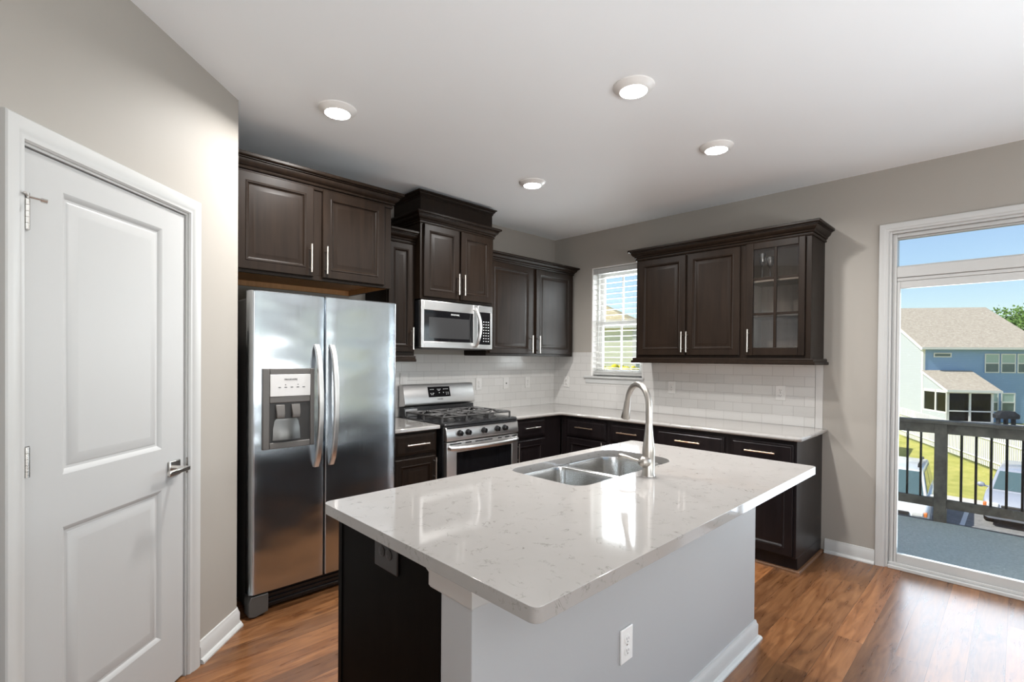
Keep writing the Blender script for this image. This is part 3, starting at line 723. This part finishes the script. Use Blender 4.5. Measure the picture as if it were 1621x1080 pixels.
MB().extr([(fw, .012), (fw-.03, .004), (fw-.06, .02), (fw-.06, .118), (fw-.012, .118), (fw, .09)], 'y', -.795, -.715).build('base_foot', M_dark, rf, .004)
for xx in (.03, fw-.09): MB().box(xx, -.77, 1.735, xx+.06, -.66, 1.762).build('hinge_cover', M_steel_dark, rf, .006)

# ---------------------------------------------------------------- range
rx, rw = -2.014, .756
rg = T('gas_range', 'stainless freestanding gas range with black cast iron grates', 'range', (rx, 0, 0))
MB().box(0, -.645, .03, rw, -.03, .893).build('range_body', M_black, rg, .003)
for xx in (0, rw-.03): MB().box(xx, -.64, 0, xx+.03, -.6, .03).build('foot', M_black, rg)
ct = MB().loops([[(0, y0, z), (rw, y0, z), (rw, -.06, z), (0, -.06, z)] for y0, z in ((-.665, .893), (-.675, .905), (-.665, .918), (-.64, .921))]).build('cooktop', M_black, rg, .003)
cpn = MB().extr([(-.645, .79), (-.690, .79), (-.694, .80), (-.684, .880), (-.672, .893), (-.645, .893)], 'x', .001, rw-.001).build('control_panel', M_steel2, rg, .003)
MB().extr([(-.670, .8935), (-.688, .886), (-.688, .8905), (-.672, .899)], 'x', .01, rw-.01).build('panel_lip', M_black, cpn)
for kx in (.123, .204, .366, .509, .594):
    kb = MB().lathe([(.024, 0), (.024, .006), (.021, .010), (.019, .028), (.015, .031)], 20, (rx*0+kx, -.689, .845), 'y')
    kb.box(kx-.0035, -.728, .828, kx+.0035, -.71, .862)
    kb.build('knob', M_black, cpn)
od = MB().frame(.004, rw-.004, .17, .78, -.69, -.648, .094, .071, .11, .08).build('oven_door', M_steel2, rg, .003)
MB().box(.098, -.686, .28, rw-.075, -.66, .70).build('oven_window', M_bglass, od)
for a_, b_ in ((.03, .14), (.18, .24), (.28, .46), (.52, .56), (.60, .65), (.68, .73)): MB().box(a_, -.6915, .762, b_, -.689, .770).build('vent_slot', M_black, od)
hp = [(.03, -.69, .745)]+[(.03+(rw-.06)*k/12, -.705-.048*math.sin(PI*k/12)**.5, .738) for k in range(0, 13)]+[(rw-.03, -.69, .745)]
MB().tube(hp, .0175, 14).build('oven_handle', M_steel2, od)
MB().box(.004, -.688, .04, rw-.004, -.645, .16).build('storage_drawer', M_steel2, rg, .004)
bg = MB().extr([(-.03, .915), (-.105, .915), (-.10, 1.0), (-.03, 1.0)], 'x', .004, rw-.004).build('backguard_base', M_black, rg, .002)
MB().box(.012, -.107, .925, .13, -.1, .985).build('backguard_plate', M_steel2, rg, .001)
bp = MB().extr([(-.025, 1.0), (-.095, 1.008), (-.118, 1.016), (-.122, 1.03), (-.080, 1.180), (-.070, 1.188), (-.025, 1.188)], 'x', 0, rw).build('backguard', M_steel2, rg, .004)
# display leans with the panel
def onbg(z): return -.122+(z-1.03)/.15*.042
dsp = MB().loops([[(.245, onbg(1.075)-d_, 1.075), (.478, onbg(1.075)-d_, 1.075), (.478, onbg(1.163)-d_, 1.163), (.245, onbg(1.163)-d_, 1.163)] for d_ in (0, .003)]).build('display', M_bglass, bp)
mk = MB()
for zz, xs_ in ((1.138, (.27, .285, .30, .345, .36, .375, .41, .425, .44, .455)), (1.128, (.352, .364)), (1.105, (.27, .29, .30)), (1.108, (.36, .405, .435, .455)), (1.094, (.275, .29, .435, .455))):
    for xx in xs_: MB().loops([[(xx-.004, onbg(z_)-.0036, z_), (xx+.004, onbg(z_)-.0036, z_), (xx+.004, onbg(z_+.005)-.0036, z_+.005), (xx-.004, onbg(z_+.005)-.0036, z_+.005)] for z_ in (zz,)], True, False, True).build('display_mark', M_mark, dsp, smooth=0)
tx_ = text('FRIGIDAIRE', .012, M_dark, bp, (0, 0, 0), 'brand_lettering'); tx_.location = (.362, onbg(1.055)-.002, 1.055); tx_.rotation_euler = (R(-15), 0, 0)
for bx, by in ((.16, -.22), (.16, -.50), (.378, -.36), (.596, -.22), (.596, -.50)):
    MB().lathe([(.055, .921), (.055, .926), (.042, .928), (.042, .936), (.038, .940), (.002, .941)], 20, (bx, by, 0)).build('burner', M_iron, rg)
for gx in (.022, .262, .502):
    g = MB(); gw = .232; g0, g1 = -.605, -.115; zt = .962; r_ = .0078
    def bar(a, b): g.tube([a, b], r_, 6)
    for xx in (gx, gx+gw): bar((xx, g0, zt), (xx, g1, zt))
    for yy in (g0, (g0+g1)/2, g1): bar((gx, yy, zt), (gx+gw, yy, zt))
    for cy_ in (-.50, -.22) if gx != .262 else (-.36, -.50, -.22):
        cx_ = gx+gw/2
        for a in range(8):
            t = R(45*a); ra, rb = .028, (.085 if a % 2 == 0 else .10)
            p1 = (max(gx, min(gx+gw, cx_+rb*math.cos(t)*1.3)), cy_+rb*math.sin(t)*1.15, zt); g.tube([(cx_+ra*math.cos(t), cy_+ra*math.sin(t), zt+.008), ((cx_+p1[0])/2, (cy_+p1[1])/2, zt+.008), p1], r_*.9, 6)
    for xx in (gx, gx+gw):
        for yy in (g0, (g0+g1)/2, g1): g.tube([(xx, yy, .9215), (xx, yy, zt)], .008, 6)
    g.build('grate', M_iron, rg)

# ---------------------------------------------------------------- microwave
mw = T('microwave', 'stainless over the range microwave with black glass door', 'microwave', (-2.050, 0, 1.488))
w, hh_ = .748, .382
MB().box(0, -.37, .012, w, -.001, hh_).build('microwave_body', M_black, mw, .003)
MB().box(.02, -.39, 0, w-.02, -.02, .012).build('vent_bottom', M_steel_dark, mw, .003)
M0 = .583
dr = MB().frame(0, M0, .008, hh_, -.40, -.37, .028, M0-.53, .05, hh_-.306).build('microwave_door', M_steel2, mw, .003)
wd = MB().box(.028, -.398, .058, .53, -.372, .306).build('door_window', M_bglass, dr)
MB().box(.075, -.3985, .085, .485, -.397, .252).build('window_screen', mat('perforated_screen', (.035, .035, .036), .12), wd)
text('FRIGIDAIRE', .017, M_mark, wd, (.335, -.3992, .282), 'brand_lettering')
cp = MB().box(M0+.001, -.40, .008, w, -.37, .045).box(M0+.001, -.40, .325, w, -.37, hh_).box(w-.022, -.40, .045, w, -.37, .325).build('control_panel', M_steel2, mw, .003)
kp = MB().box(M0+.001, -.3985, .045, w-.022, -.372, .325).build('keypad', M_bglass, cp)
mk = MB()
for r_i in range(8):
    for c_i in range(3):
        xx, zz = .648+c_i*.027, .072+r_i*.024
        mk.box(xx-.006, -.3995, zz, xx+.006, -.398, zz+.006)
mk.build('keypad_marks', M_mark, kp)
hp = [(.545, -.40, .035)]+[(.545+.012*math.sin(PI*k/12), -.412-.05*math.sin(PI*k/12)**.6, .028+.318*k/12) for k in range(13)]+[(.545, -.40, .34)]
MB().tube(hp, .0145, 12).build('handle', M_steel2, dr)

# ---------------------------------------------------------------- outlets and plates
def outlet(name, label, loc, rz, kind='duplex', m=None, w=.072, h=.116, group=None):
    o = T(name, label, 'outlet' if kind == 'duplex' else 'wall plate', loc, rz, group); m = m or M_plate
    MB().box(-w/2, -.0065, -h/2, w/2, 0, h/2).build('cover_plate', m, o, .0025)
    def recep(zc, horiz=False, xc=0):
        rp = MB().lathe([(.0165, .0065), (.0165, .0085), (.0145, .0092)], 20, (xc, 0, zc), 'y').build('receptacle', m, o)
        MB().box(xc-.0068, -.0095, zc-.002, xc-.0048, -.009, zc+.007).box(xc+.0048, -.0095, zc-.002, xc+.0068, -.009, zc+.006).box(xc-.002, -.0095, zc-.010, xc+.002, -.009, zc-.006).build('slots', M_slot, rp)
    if kind == 'duplex':
        recep(.02); recep(-.02)
        MB().lathe([(.0035, .0065), (.003, .0078)], 10, (0, 0, 0), 'y').build('screw', M_chrome, o)
    elif kind == 'side':
        recep(.0, xc=-.02); recep(.0, xc=.02)
    elif kind == 'cable':
        MB().lathe([(.006, .0065), (.006, .013), (.004, .014)], 12, (0, 0, .0), 'y').build('cable_jack', M_slot, o)
    elif kind == 'switch':
        MB().box(-.017, -.0085, -.034, .017, -.006, .034).build('rocker', m, o, .001)
    return o
outlet('wall_outlet', 'white outlet on the tile just right of the range', (-1.122, -.008, 1.166), 0, m=M_plate_tile)
outlet('wall_plate', 'white cable plate on the tile, middle of three right of the range', (-.757, -.008, 1.163), 0, 'cable', M_plate_tile)
outlet('wall_outlet', 'white outlet on the tile left of the corner, right of the cable plate', (-.441, -.008, 1.163), 0, m=M_plate_tile)
outlet('wall_switch', 'white switch plate on the tile between the refrigerator and range', (-1.96, -.008, 1.225), 0, 'switch', M_plate_tile)
outlet('wall_outlet', 'white outlet on the tile between the corner and the window', (-.008, -.19, 1.166), M_B, m=M_plate_tile)
outlet('wall_outlet', 'white outlet on the tile behind the faucet, right of the window', (-.008, -1.43, 1.163), M_B, m=M_plate_tile)
outlet('wall_outlet', 'white outlet on the tile below the glass door cabinet', (-.008, -2.348, 1.163), M_B, m=M_plate_tile)
outlet('wall_outlet', 'white outlet low on the white island half wall', (-2.788, -2.73, .447), 0)
outlet('wall_outlet', 'dark brown outlet on the dark island end panel', (-3.4705, -2.331, .828), R(-90), 'side', M_plate_dark, .13, .105)

# ---------------------------------------------------------------- ceiling lights
LAMP_W = 30
first = None
for i, (x, y, lab) in enumerate(((-3.06, -1.095, 'lit round recessed ceiling light in front of the refrigerator'), (-1.522, -1.08, 'lit round recessed ceiling light farthest back, toward the corner'),
                     (-2.138, -2.332, 'lit round recessed ceiling light above the island, largest in view'), (-1.183, -2.326, 'lit round recessed ceiling light nearest the window wall'),
                     )):
    if first is None:
        first = T('recessed_light', lab, 'ceiling light', (x, y, ZC), 0, 'recessed ceiling lights')
        MB().lathe([(.099, .003), (.098, -.006), (.092, -.011), (.080, -.020), (.072, -.0255), (.068, -.027), (.0655, -.0265), (.0645, -.021)], 40, cap0=False, cap1=False).build('trim_ring', M_plate, first, fix=False)
        MB().lathe([(.0648, -.020), (.0648, -.0235), (.05, -.0245), (.002, -.025)], 40).build('lens', M_lens, first)
        ll = bpy.data.lights.new('lamp', 'AREA'); ll.shape = 'DISK'; ll.size = .12; ll.spread = R(158); ll.energy = LAMP_W; ll.color = (1, .985, .96)
        lo = bpy.data.objects.new('lamp', ll); COL.objects.link(lo); lo.parent = first; lo.location = (0, 0, -.026)
    else:
        c = copy_tree(first); c.location = (x, y, ZC); c['label'] = lab

# ---------------------------------------------------------------- outdoors: deck
st(MB().box(.16, -7.5, -.30, 1.99, 1.2, -.10).build('floor_deck', M_rail))
L = []
for j in range(41):
    y = -7.2+8.2*j/40; e_ = 1.83+.012*math.sin(y*5.1)+.008*math.sin(y*11)
    L.append([(.17, y, -.098), (.17, y, -.085), (.9, y, -.083+.004*math.sin(y*3)), (1.5, y, -.084+.006*math.sin(y*4.3+1)), (e_-.05, y, -.082), (e_, y, -.074), (e_, y, -.098)])
tag(MB().loops(L).build('outdoor_carpet', M_carpet, smooth=60), 'grey green outdoor carpet covering the deck', 'carpet')
rl = T('deck_railing', 'dark weathered timber deck railing with thin black balusters', 'railing', (1.9, 0, -.1))
for yp in (-5.30, -3.147, -.95, 1.1):
    MB().box(-.045, yp-.045, 0, .045, yp+.045, .94).build('post', M_rail, rl, .004)
MB().box(-.07, -7.3, .938, .07, 1.15, .968).build('cap_rail', M_rail, rl, .004)
for a_, b_ in ((-7.3, -5.345), (-5.255, -3.192), (-3.102, -.995), (-.905, 1.055)):
    MB().box(-.02, a_, .845, .02, b_, .935).build('top_rail', M_rail, rl, .003)
    MB().box(-.02, a_, .150, .02, b_, .232).build('bottom_rail', M_rail, rl, .003)
    n_ = round((b_-a_)/.1)
    for k in range(1, n_):
        yy = b_-(b_-a_)*k/n_; MB().tube([(0, yy, .22), (0, yy, .86)], .0095, 8).build('baluster', M_black, rl)
# ---------------------------------------------------------------- ground, kerb, parking
G = MB()
def gz(x, y):   # terrain height
    a = max(0, min(1, (x-22.5)/12)); b = max(0, min(1, (y+6)/10))
    return -3.95 + a*(.30+.55*b) + max(0, x-36)*.05
xs = [22.2, 24, 27, 30, 33, 36, 39, 42, 46, 52, 60, 80]; ys = [-60, -30, -15, -8, -5, -3, -1, 1, 3, 6, 10, 20, 40]
for i in range(len(xs)-1):
    for j in range(len(ys)-1):
        G.add([(xs[i], ys[j], gz(xs[i], ys[j])), (xs[i+1], ys[j], gz(xs[i+1], ys[j])), (xs[i+1], ys[j+1], gz(xs[i+1], ys[j+1])), (xs[i], ys[j+1], gz(xs[i], ys[j+1]))], [(0, 1, 2, 3)])
st(G.build('ground_lawn', M_lawn, smooth=60, fix=False), 'sunlit green lawn behind the parked cars', 'lawn')
st(MB().box(.14, -60, -4.1, 20.6, 40, -3.95).build('ground_parking', M_asphalt), 'grey asphalt parking area below the deck', 'ground')
st(MB().box(20.6, -60, -4.1, 22.2, 40, -3.93).build('ground_kerb', M_concrete), 'pale concrete walk between lawn and parking', 'ground')
st(MB().box(22.2, -400, -4.3, 500, 400, -4.05).box(.14, 40, -4.3, 22.2, 400, -4.05).build('ground_far', M_lawn))
st(MB().box(-60, .14, -4.1, .14, 40, -2.6).box(.14, 2.0, -4.1, 30, 60, -1.2).build('ground_side', M_lawn))
o = MB().box(15.2, -2.44, -3.949, 19.8, -2.32, -3.945).build('parking_line', M_fence); tag(o, 'white painted parking line on the asphalt between the two parked cars', 'road marking')
# fence
fn = T('picket_fence', 'white picket fence along the back of the lawn', 'fence', (0, 0, 0))
A, B = Vector((34.9, 1.53, -3.2)), Vector((26.2, -4.15, -3.74)); D_ = B-A; ln = D_.length; n_ = 84; u_ = D_.normalized(); w_ = Vector((u_.y, -u_.x, 0)).normalized()
def post(mb, c, wd, th_, z0, z1, pointed):
    a = u_.copy(); a.z = 0; a.normalize()
    q4 = lambda z: [c+a*(-wd/2)+w_*(-th_/2)+Vector((0, 0, z)), c+a*(wd/2)+w_*(-th_/2)+Vector((0, 0, z)), c+a*(wd/2)+w_*(th_/2)+Vector((0, 0, z)), c+a*(-wd/2)+w_*(th_/2)+Vector((0, 0, z))]
    Ls = [q4(z0), q4(z1)]
    if pointed:
        t_ = q4(z1+.06); m_ = sum(t_, Vector())/4; Ls.append([m_+(p-m_)*.15 for p in t_])
    mb.loops(Ls)
for k in range(n_+1):
    c = A+D_*(k/n_); mb = MB(); post(mb, c, .075, .02, .06, 1.72, True); mb.build('picket', M_fence, fn, smooth=0)
for hz in (.35, 1.35):
    mb = MB(); mb.tube([A+w_*.03+Vector((0, 0, hz)), B+w_*.03+Vector((0, 0, hz))], .045, 4); mb.build('fence_rail', M_fence, fn, smooth=0)
# blue house
hx, hy = 43.6, 1.39; gh = -3.0
bh = T('house', 'blue sided house with tan shingle roof beyond the lawn', 'house', (hx, hy, gh), R(-90+34))
ez = 2.54-gh; wd_, dp_ = 7.4, 12.0; rz_ = ez+3.3
def gable(w, d, e, r): return [(0, -0.5), (d, -0.5), (d, e), (d/2, r), (0, e)]
MB().extr(gable(wd_, dp_, ez, rz_), 'x', 0, wd_).build('house_walls', M_blue, bh)
MB().extr([(.13, -.45), (dp_-.13, -.45), (dp_-.13, ez-.05), (dp_/2, rz_-.1), (.13, ez-.05)], 'x', -.02, 0).build('gable_siding', M_blue_sun, bh)
rfm = MB(); t_ = .14; ov = .35; sl = (rz_-ez)/(dp_/2)
rfm.extr([(-ov, ez-ov*sl), (dp_/2, rz_), (dp_+ov, ez-ov*sl), (dp_+ov, ez-ov*sl+t_), (dp_/2, rz_+t_), (-ov, ez-ov*sl+t_)], 'x', -.25, wd_+.25); rfm.build('roof', M_shingle, bh, smooth=0)
MB().extr([(-ov, ez-ov*sl-.1), (dp_/2, rz_-.1), (dp_/2, rz_+.1), (-ov, ez-ov*sl+.1)], 'x', -.30, -.25).box(-.3, -ov-.08, ez-ov*sl-.02, wd_+.3, -ov, ez-ov*sl+.13).box(-.02, -.03, -.4, .12, .10, ez-.1).box(-.03, -.02, -.4, .10, .14, ez-.1).build('eave_trim', M_outwhite, bh)
def hwin(x0, x1, z0, z1, shade=True):
    f_ = MB().box(x0-.07, -.05, z0-.07, x1+.07, -.005, z0).box(x0-.07, -.05, z1, x1+.07, -.005, z1+.07).box(x0-.07, -.05, z0, x0, -.005, z1).box(x1, -.05, z0, x1+.07, -.005, z1)
    if shade: f_.box(x0, -.05, (z0+z1)/2-.04, x1, -.005, (z0+z1)/2+.04)
    f_ = f_.build('window', M_outwhite, bh)
    MB().box(x0, -.025, z0, x1, -.012, z1).build('pane', M_pane, f_)
    if shade: MB().box(x0, -.03, (z0+z1)/2+.04, x1, -.026, z1).build('roller_shade', M_shade, f_)
hwin(.72, 1.72, 1.83-gh, 2.02-gh, False)
for k in range(3): hwin(3.95+k*1.0, 4.72+k*1.0, .72-gh, 1.98-gh)
hwin(3.95, 4.70, -2.1-gh, -.85-gh); hwin(5.0, 5.72, -2.1-gh, -.85-gh)
pw, pdp = 2.75, 2.75
pm = MB()
for (x0, x1) in ((0, .14), (pw/2-.06, pw/2+.06), (pw-.14, pw)): pm.box(x0, -pdp, -.3, x1, -pdp+.12, 2.45)
pm.box(0, -pdp, 2.27, pw, -pdp+.12, 2.47).box(0, -pdp, 1.0, pw, -pdp+.08, 1.08).box(0, -pdp, -.3, pw, -pdp+.1, .35)
for yy in (-pdp, -1.55, -.14): pm.box(0, yy, .9, .12, yy+.14, 2.45)
pm.box(0, -pdp, 2.27, .12, 0, 2.47).box(.0, -pdp, .85, .12, 0, .95)
pm.build('porch_frame', M_outwhite, bh)
MB().extr([(-pdp, 2.47), (0, 2.47), (0, 3.65)], 'x', .0, .10).box(.0, -pdp, -.4, .06, 0, .85).build('porch_side', M_blue_sun, bh)
MB().extr([(-pdp-.25, 2.36), (0, 3.68), (0, 3.80), (-pdp-.25, 2.48)], 'x', -.12, pw+.32).build('porch_roof', M_shingle, bh, smooth=0)
MB().box(-.14, -pdp-.28, 2.34, pw+.34, -pdp-.24, 2.50).extr([(-pdp-.25, 2.32), (0, 3.64), (0, 3.80), (-pdp-.25, 2.48)], 'x', -.15, -.12).build('porch_fascia', M_outwhite, bh)
MB().box(.14, -pdp+.05, .35, pw-.14, -pdp+.06, 2.27).box(.05, -pdp+.14, .95, .06, -.14, 2.27).build('porch_screen', M_screen, bh)
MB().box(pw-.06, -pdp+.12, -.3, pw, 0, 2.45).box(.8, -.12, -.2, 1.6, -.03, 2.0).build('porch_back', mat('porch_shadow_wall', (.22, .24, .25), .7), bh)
# grill under a cover
gl = T('patio_grill', 'patio grill under a black fabric cover by the blue house', 'grill', (41.6, -3.05, -2.75), R(-60))
MB().loops([[(x*s_, y*s_, z) for x, y in rrect(-.62, -.32, .62, .32, .15, 4)] for z, s_ in ((.50, .93), (.55, .99), (.75, 1.0), (.86, .80), (.98, .62), (1.0, .4))]).build('cover', M_cover, gl)
for xx in (-.42, -.02, .38): MB().box(xx-.05, -.15, 0, xx+.05, .15, .52).build('leg', M_cover, gl)
# patio under the grill and porch
st(MB().box(38.6, -5.6, -3.8, 43.4, -1.2, -2.75).build('ground_patio', M_concrete))
# ---------------------------------------------------------------- vehicles (front faces local -y)
def car(name, label, loc, rz, paint_, H, Wd, tall):
    c = T(name, label, 'car', loc, rz); hw = Wd/2
    def sec(y, w_, z0, z1, r=.12): return [(p[0], y, p[1]) for p in rrect(-w_, z0, w_, z1, r, 4)]
    MB().loops([sec(0, hw*.80, .35, .62), sec(.06, hw*.90, .28, .78), sec(.25, hw*.97, .26, .93), sec(1.15, hw, .26, 1.04), sec(3.2, hw, .26, 1.08), sec(4.4, hw*.97, .28, 1.05), sec(4.65, hw*.88, .35, .95)]).build('car_body', paint_, c, smooth=45)
    def cs_(y, w0, w1, z0, z1): return [(-w0, y, z0), (w0, y, z0), (w1, y+(0 if y > 2 else .75), z1), (-w1, y+(0 if y > 2 else .75), z1)]
    zr = H
    cab = [[(-hw*.90, 1.02, 1.0), (hw*.90, 1.02, 1.0), (hw*.90, 4.5, 1.02), (-hw*.90, 4.5, 1.02)], [(-hw*.74, 1.78, zr-.05), (hw*.74, 1.78, zr-.05), (hw*.76, 4.25, zr-.05), (-hw*.76, 4.25, zr-.05)], [(-hw*.66, 1.98, zr), (hw*.66, 1.98, zr), (hw*.70, 4.1, zr), (-hw*.70, 4.1, zr)]]
    MB().loops(cab).build('cabin', paint_, c, .03, 2)
    def lerp(a, b, t): return [a[i]+(b[i]-a[i])*t for i in range(3)]
    b0, b1 = cab[0], cab[1]
    def quad(i, j, t0, t1, s0, s1, off):
        ps = [lerp(lerp(b0[i], b1[i], t0), lerp(b0[j], b1[j], t0), s0), lerp(lerp(b0[i], b1[i], t0), lerp(b0[j], b1[j], t0), s1), lerp(lerp(b0[i], b1[i], t1), lerp(b0[j], b1[j], t1), s1), lerp(lerp(b0[i], b1[i], t1), lerp(b0[j], b1[j], t1), s0)]
        v0, v1, v2 = Vector(ps[0]), Vector(ps[1]), Vector(ps[3]); nn = (v1-v0).cross(v2-v0).normalized()*off
        return [[tuple(Vector(p)-nn*.6) for p in ps], [tuple(Vector(p)+nn) for p in ps]]
    MB().loops(quad(0, 1, .10, .95, .05, .95, .012)).build('windshield', M_carglass, c)
    for (i, j) in ((1, 2), (3, 0)):
        mb = MB(); mb.loops(quad(i, j, .15, .9, .08, .46, .012)); mb.loops(quad(i, j, .15, .9, .50, .92, .012)); mb.build('side_window', M_carglass, c)
    for sx_ in (-1, 1):
        MB().sph((sx_*(hw+.13), 1.35, 1.12), .11, 10, 6, (1.0, .6, .8)).tube([(sx_*hw*.9, 1.4, 1.06), (sx_*(hw+.1), 1.36, 1.1)], .03, 6).build('mirror', paint_, c)
        MB().box(sx_*hw*.55, .0, .66, sx_*hw*.86, .2, .80).build('headlight', M_plate, c, .03)
        MB().box(sx_*hw*.86, .02, .66, sx_*hw*.95, .24, .79).build('marker_lamp', M_orange, c, .02)
        for yy in (.95, 3.75): MB().lathe([(.33, -.11), (.35, -.08), (.35, .08), (.33, .11)], 20, (sx_*(hw-.12), yy, .35), 'x').build('wheel', M_tyre, c)
    MB().box(-hw*.5, -.02, .55, hw*.5, .1, .76).build('grille', M_dark, c, .02)
    if tall:
        for sx_ in (-1, 1): MB().tube([(sx_*hw*.6, 2.05, zr+.02), (sx_*hw*.6, 2.15, zr+.09), (sx_*hw*.62, 3.9, zr+.09), (sx_*hw*.62, 4.0, zr+.02)], .025, 6).build('roof_rack', M_dark, c)
    return c
car('parked_car', 'white car parked below the deck, left of the railing post', (15.1, -.85, -3.95), R(-90+3), M_carw, 1.82, 1.92, True)
car('parked_car', 'silver car parked below the deck, right of the railing post', (18.2, -3.75, -3.95), R(-90-3), M_cars, 1.68, 1.9, False)
# ---------------------------------------------------------------- trees and the green house by the kitchen window
def tree(name, label, loc, r, h, seed):
    rnd_ = random.Random(seed); t_ = T(name, label, 'tree', loc)
    MB().tube([(0, 0, 0), (.1, 0, h*.5), (0, .1, h)], [r*.12, r*.09, r*.05], 8).build('trunk', M_rail, t_)
    mb = MB()
    for k in range(5000):
        u = rnd_.uniform(-1, 1); a = rnd_.uniform(0, 2*PI); rr2 = r*rnd_.uniform(.55, 1.0)*(1+.18*math.sin(3*a+2*u)); s2 = math.sqrt(1-u*u)
        c = Vector((rr2*s2*math.cos(a), rr2*s2*math.sin(a), h+rr2*u*.9)); d1 = Vector((rnd_.gauss(0, 1), rnd_.gauss(0, 1), rnd_.gauss(0, 1))).normalized(); d2 = d1.orthogonal().normalized(); q_ = r*rnd_.uniform(.03, .07)
        mb.add([c-d1*q_, c+d2*q_*.6, c+d1*q_, c-d2*q_*.6], [(0, 1, 2, 3)])
    mb.build('foliage', M_leaf, t_, smooth=0, fix=False)
tree('tree', 'green leafy tree rising behind the blue house roof', (64, -3.2, -3), 3.4, 6.6, 1)
tree('tree', 'green leafy tree seen at the right of the kitchen window', (9.6, 3.0, -1.2), .75, 2.3, 2)
# neighbour house
nh = T('house', 'pale green sided house with tan roof outside the kitchen window', 'house', (7.05, 3.36, -1.2), R(-70))
e2 = 2.28+1.2
MB().box(-9, 0, -.2, 0, 7, e2).build('house_walls', M_green, nh)
MB().loops([[(-9.3, -.08, e2-.03), (.10, -.08, e2-.03), (.10, 7.3, e2-.03), (-9.3, 7.3, e2-.03)], [(-9.3, -.08, e2+.06), (.10, -.08, e2+.06), (.10, 7.3, e2+.06), (-9.3, 7.3, e2+.06)], [(-7.4, 3.45, e2+1.12), (-2.0, 3.45, e2+1.12), (-2.0, 3.55, e2+1.12), (-7.4, 3.55, e2+1.12)]]).build('roof', M_shingle2, nh, smooth=0)
MB().box(-.02, -.03, -.2, .08, .06, e2-.12).box(-9.3, -.12, e2-.05, .10, -.08, e2+.07).build('house_trim', M_outwhite, nh)
fl = MB(); rnd_ = random.Random(5)
for k in range(60): fl.sph((rnd_.uniform(-.5, .5), rnd_.uniform(-.3, .3), rnd_.uniform(.75, 1.0)), rnd_.uniform(.05, .09), 6, 4)
sb = T('flowering_shrub', 'yellow flowering shrub below the kitchen window', 'shrub', (4.02, 1.86, -1.0))
fl2 = MB()
for k in range(500):
    c = Vector((rnd_.uniform(-.55, .55), rnd_.uniform(-.35, .35), rnd_.uniform(0, .95))); d1 = Vector((rnd_.gauss(0, 1), rnd_.gauss(0, 1), rnd_.gauss(0, 1))).normalized(); d2 = d1.orthogonal().normalized()
    fl2.add([c-d1*.09, c+d2*.05, c+d1*.09, c-d2*.05], [(0, 1, 2, 3)])
fl2.v = [(x*1, y, z*2.2) for x, y, z in fl2.v]; fl.v = [(x, y, z+1.25) for x, y, z in fl.v]
fl2.build('foliage', M_leaf, sb, smooth=0, fix=False); fl.build('flowers', M_flower, sb, smooth=80)
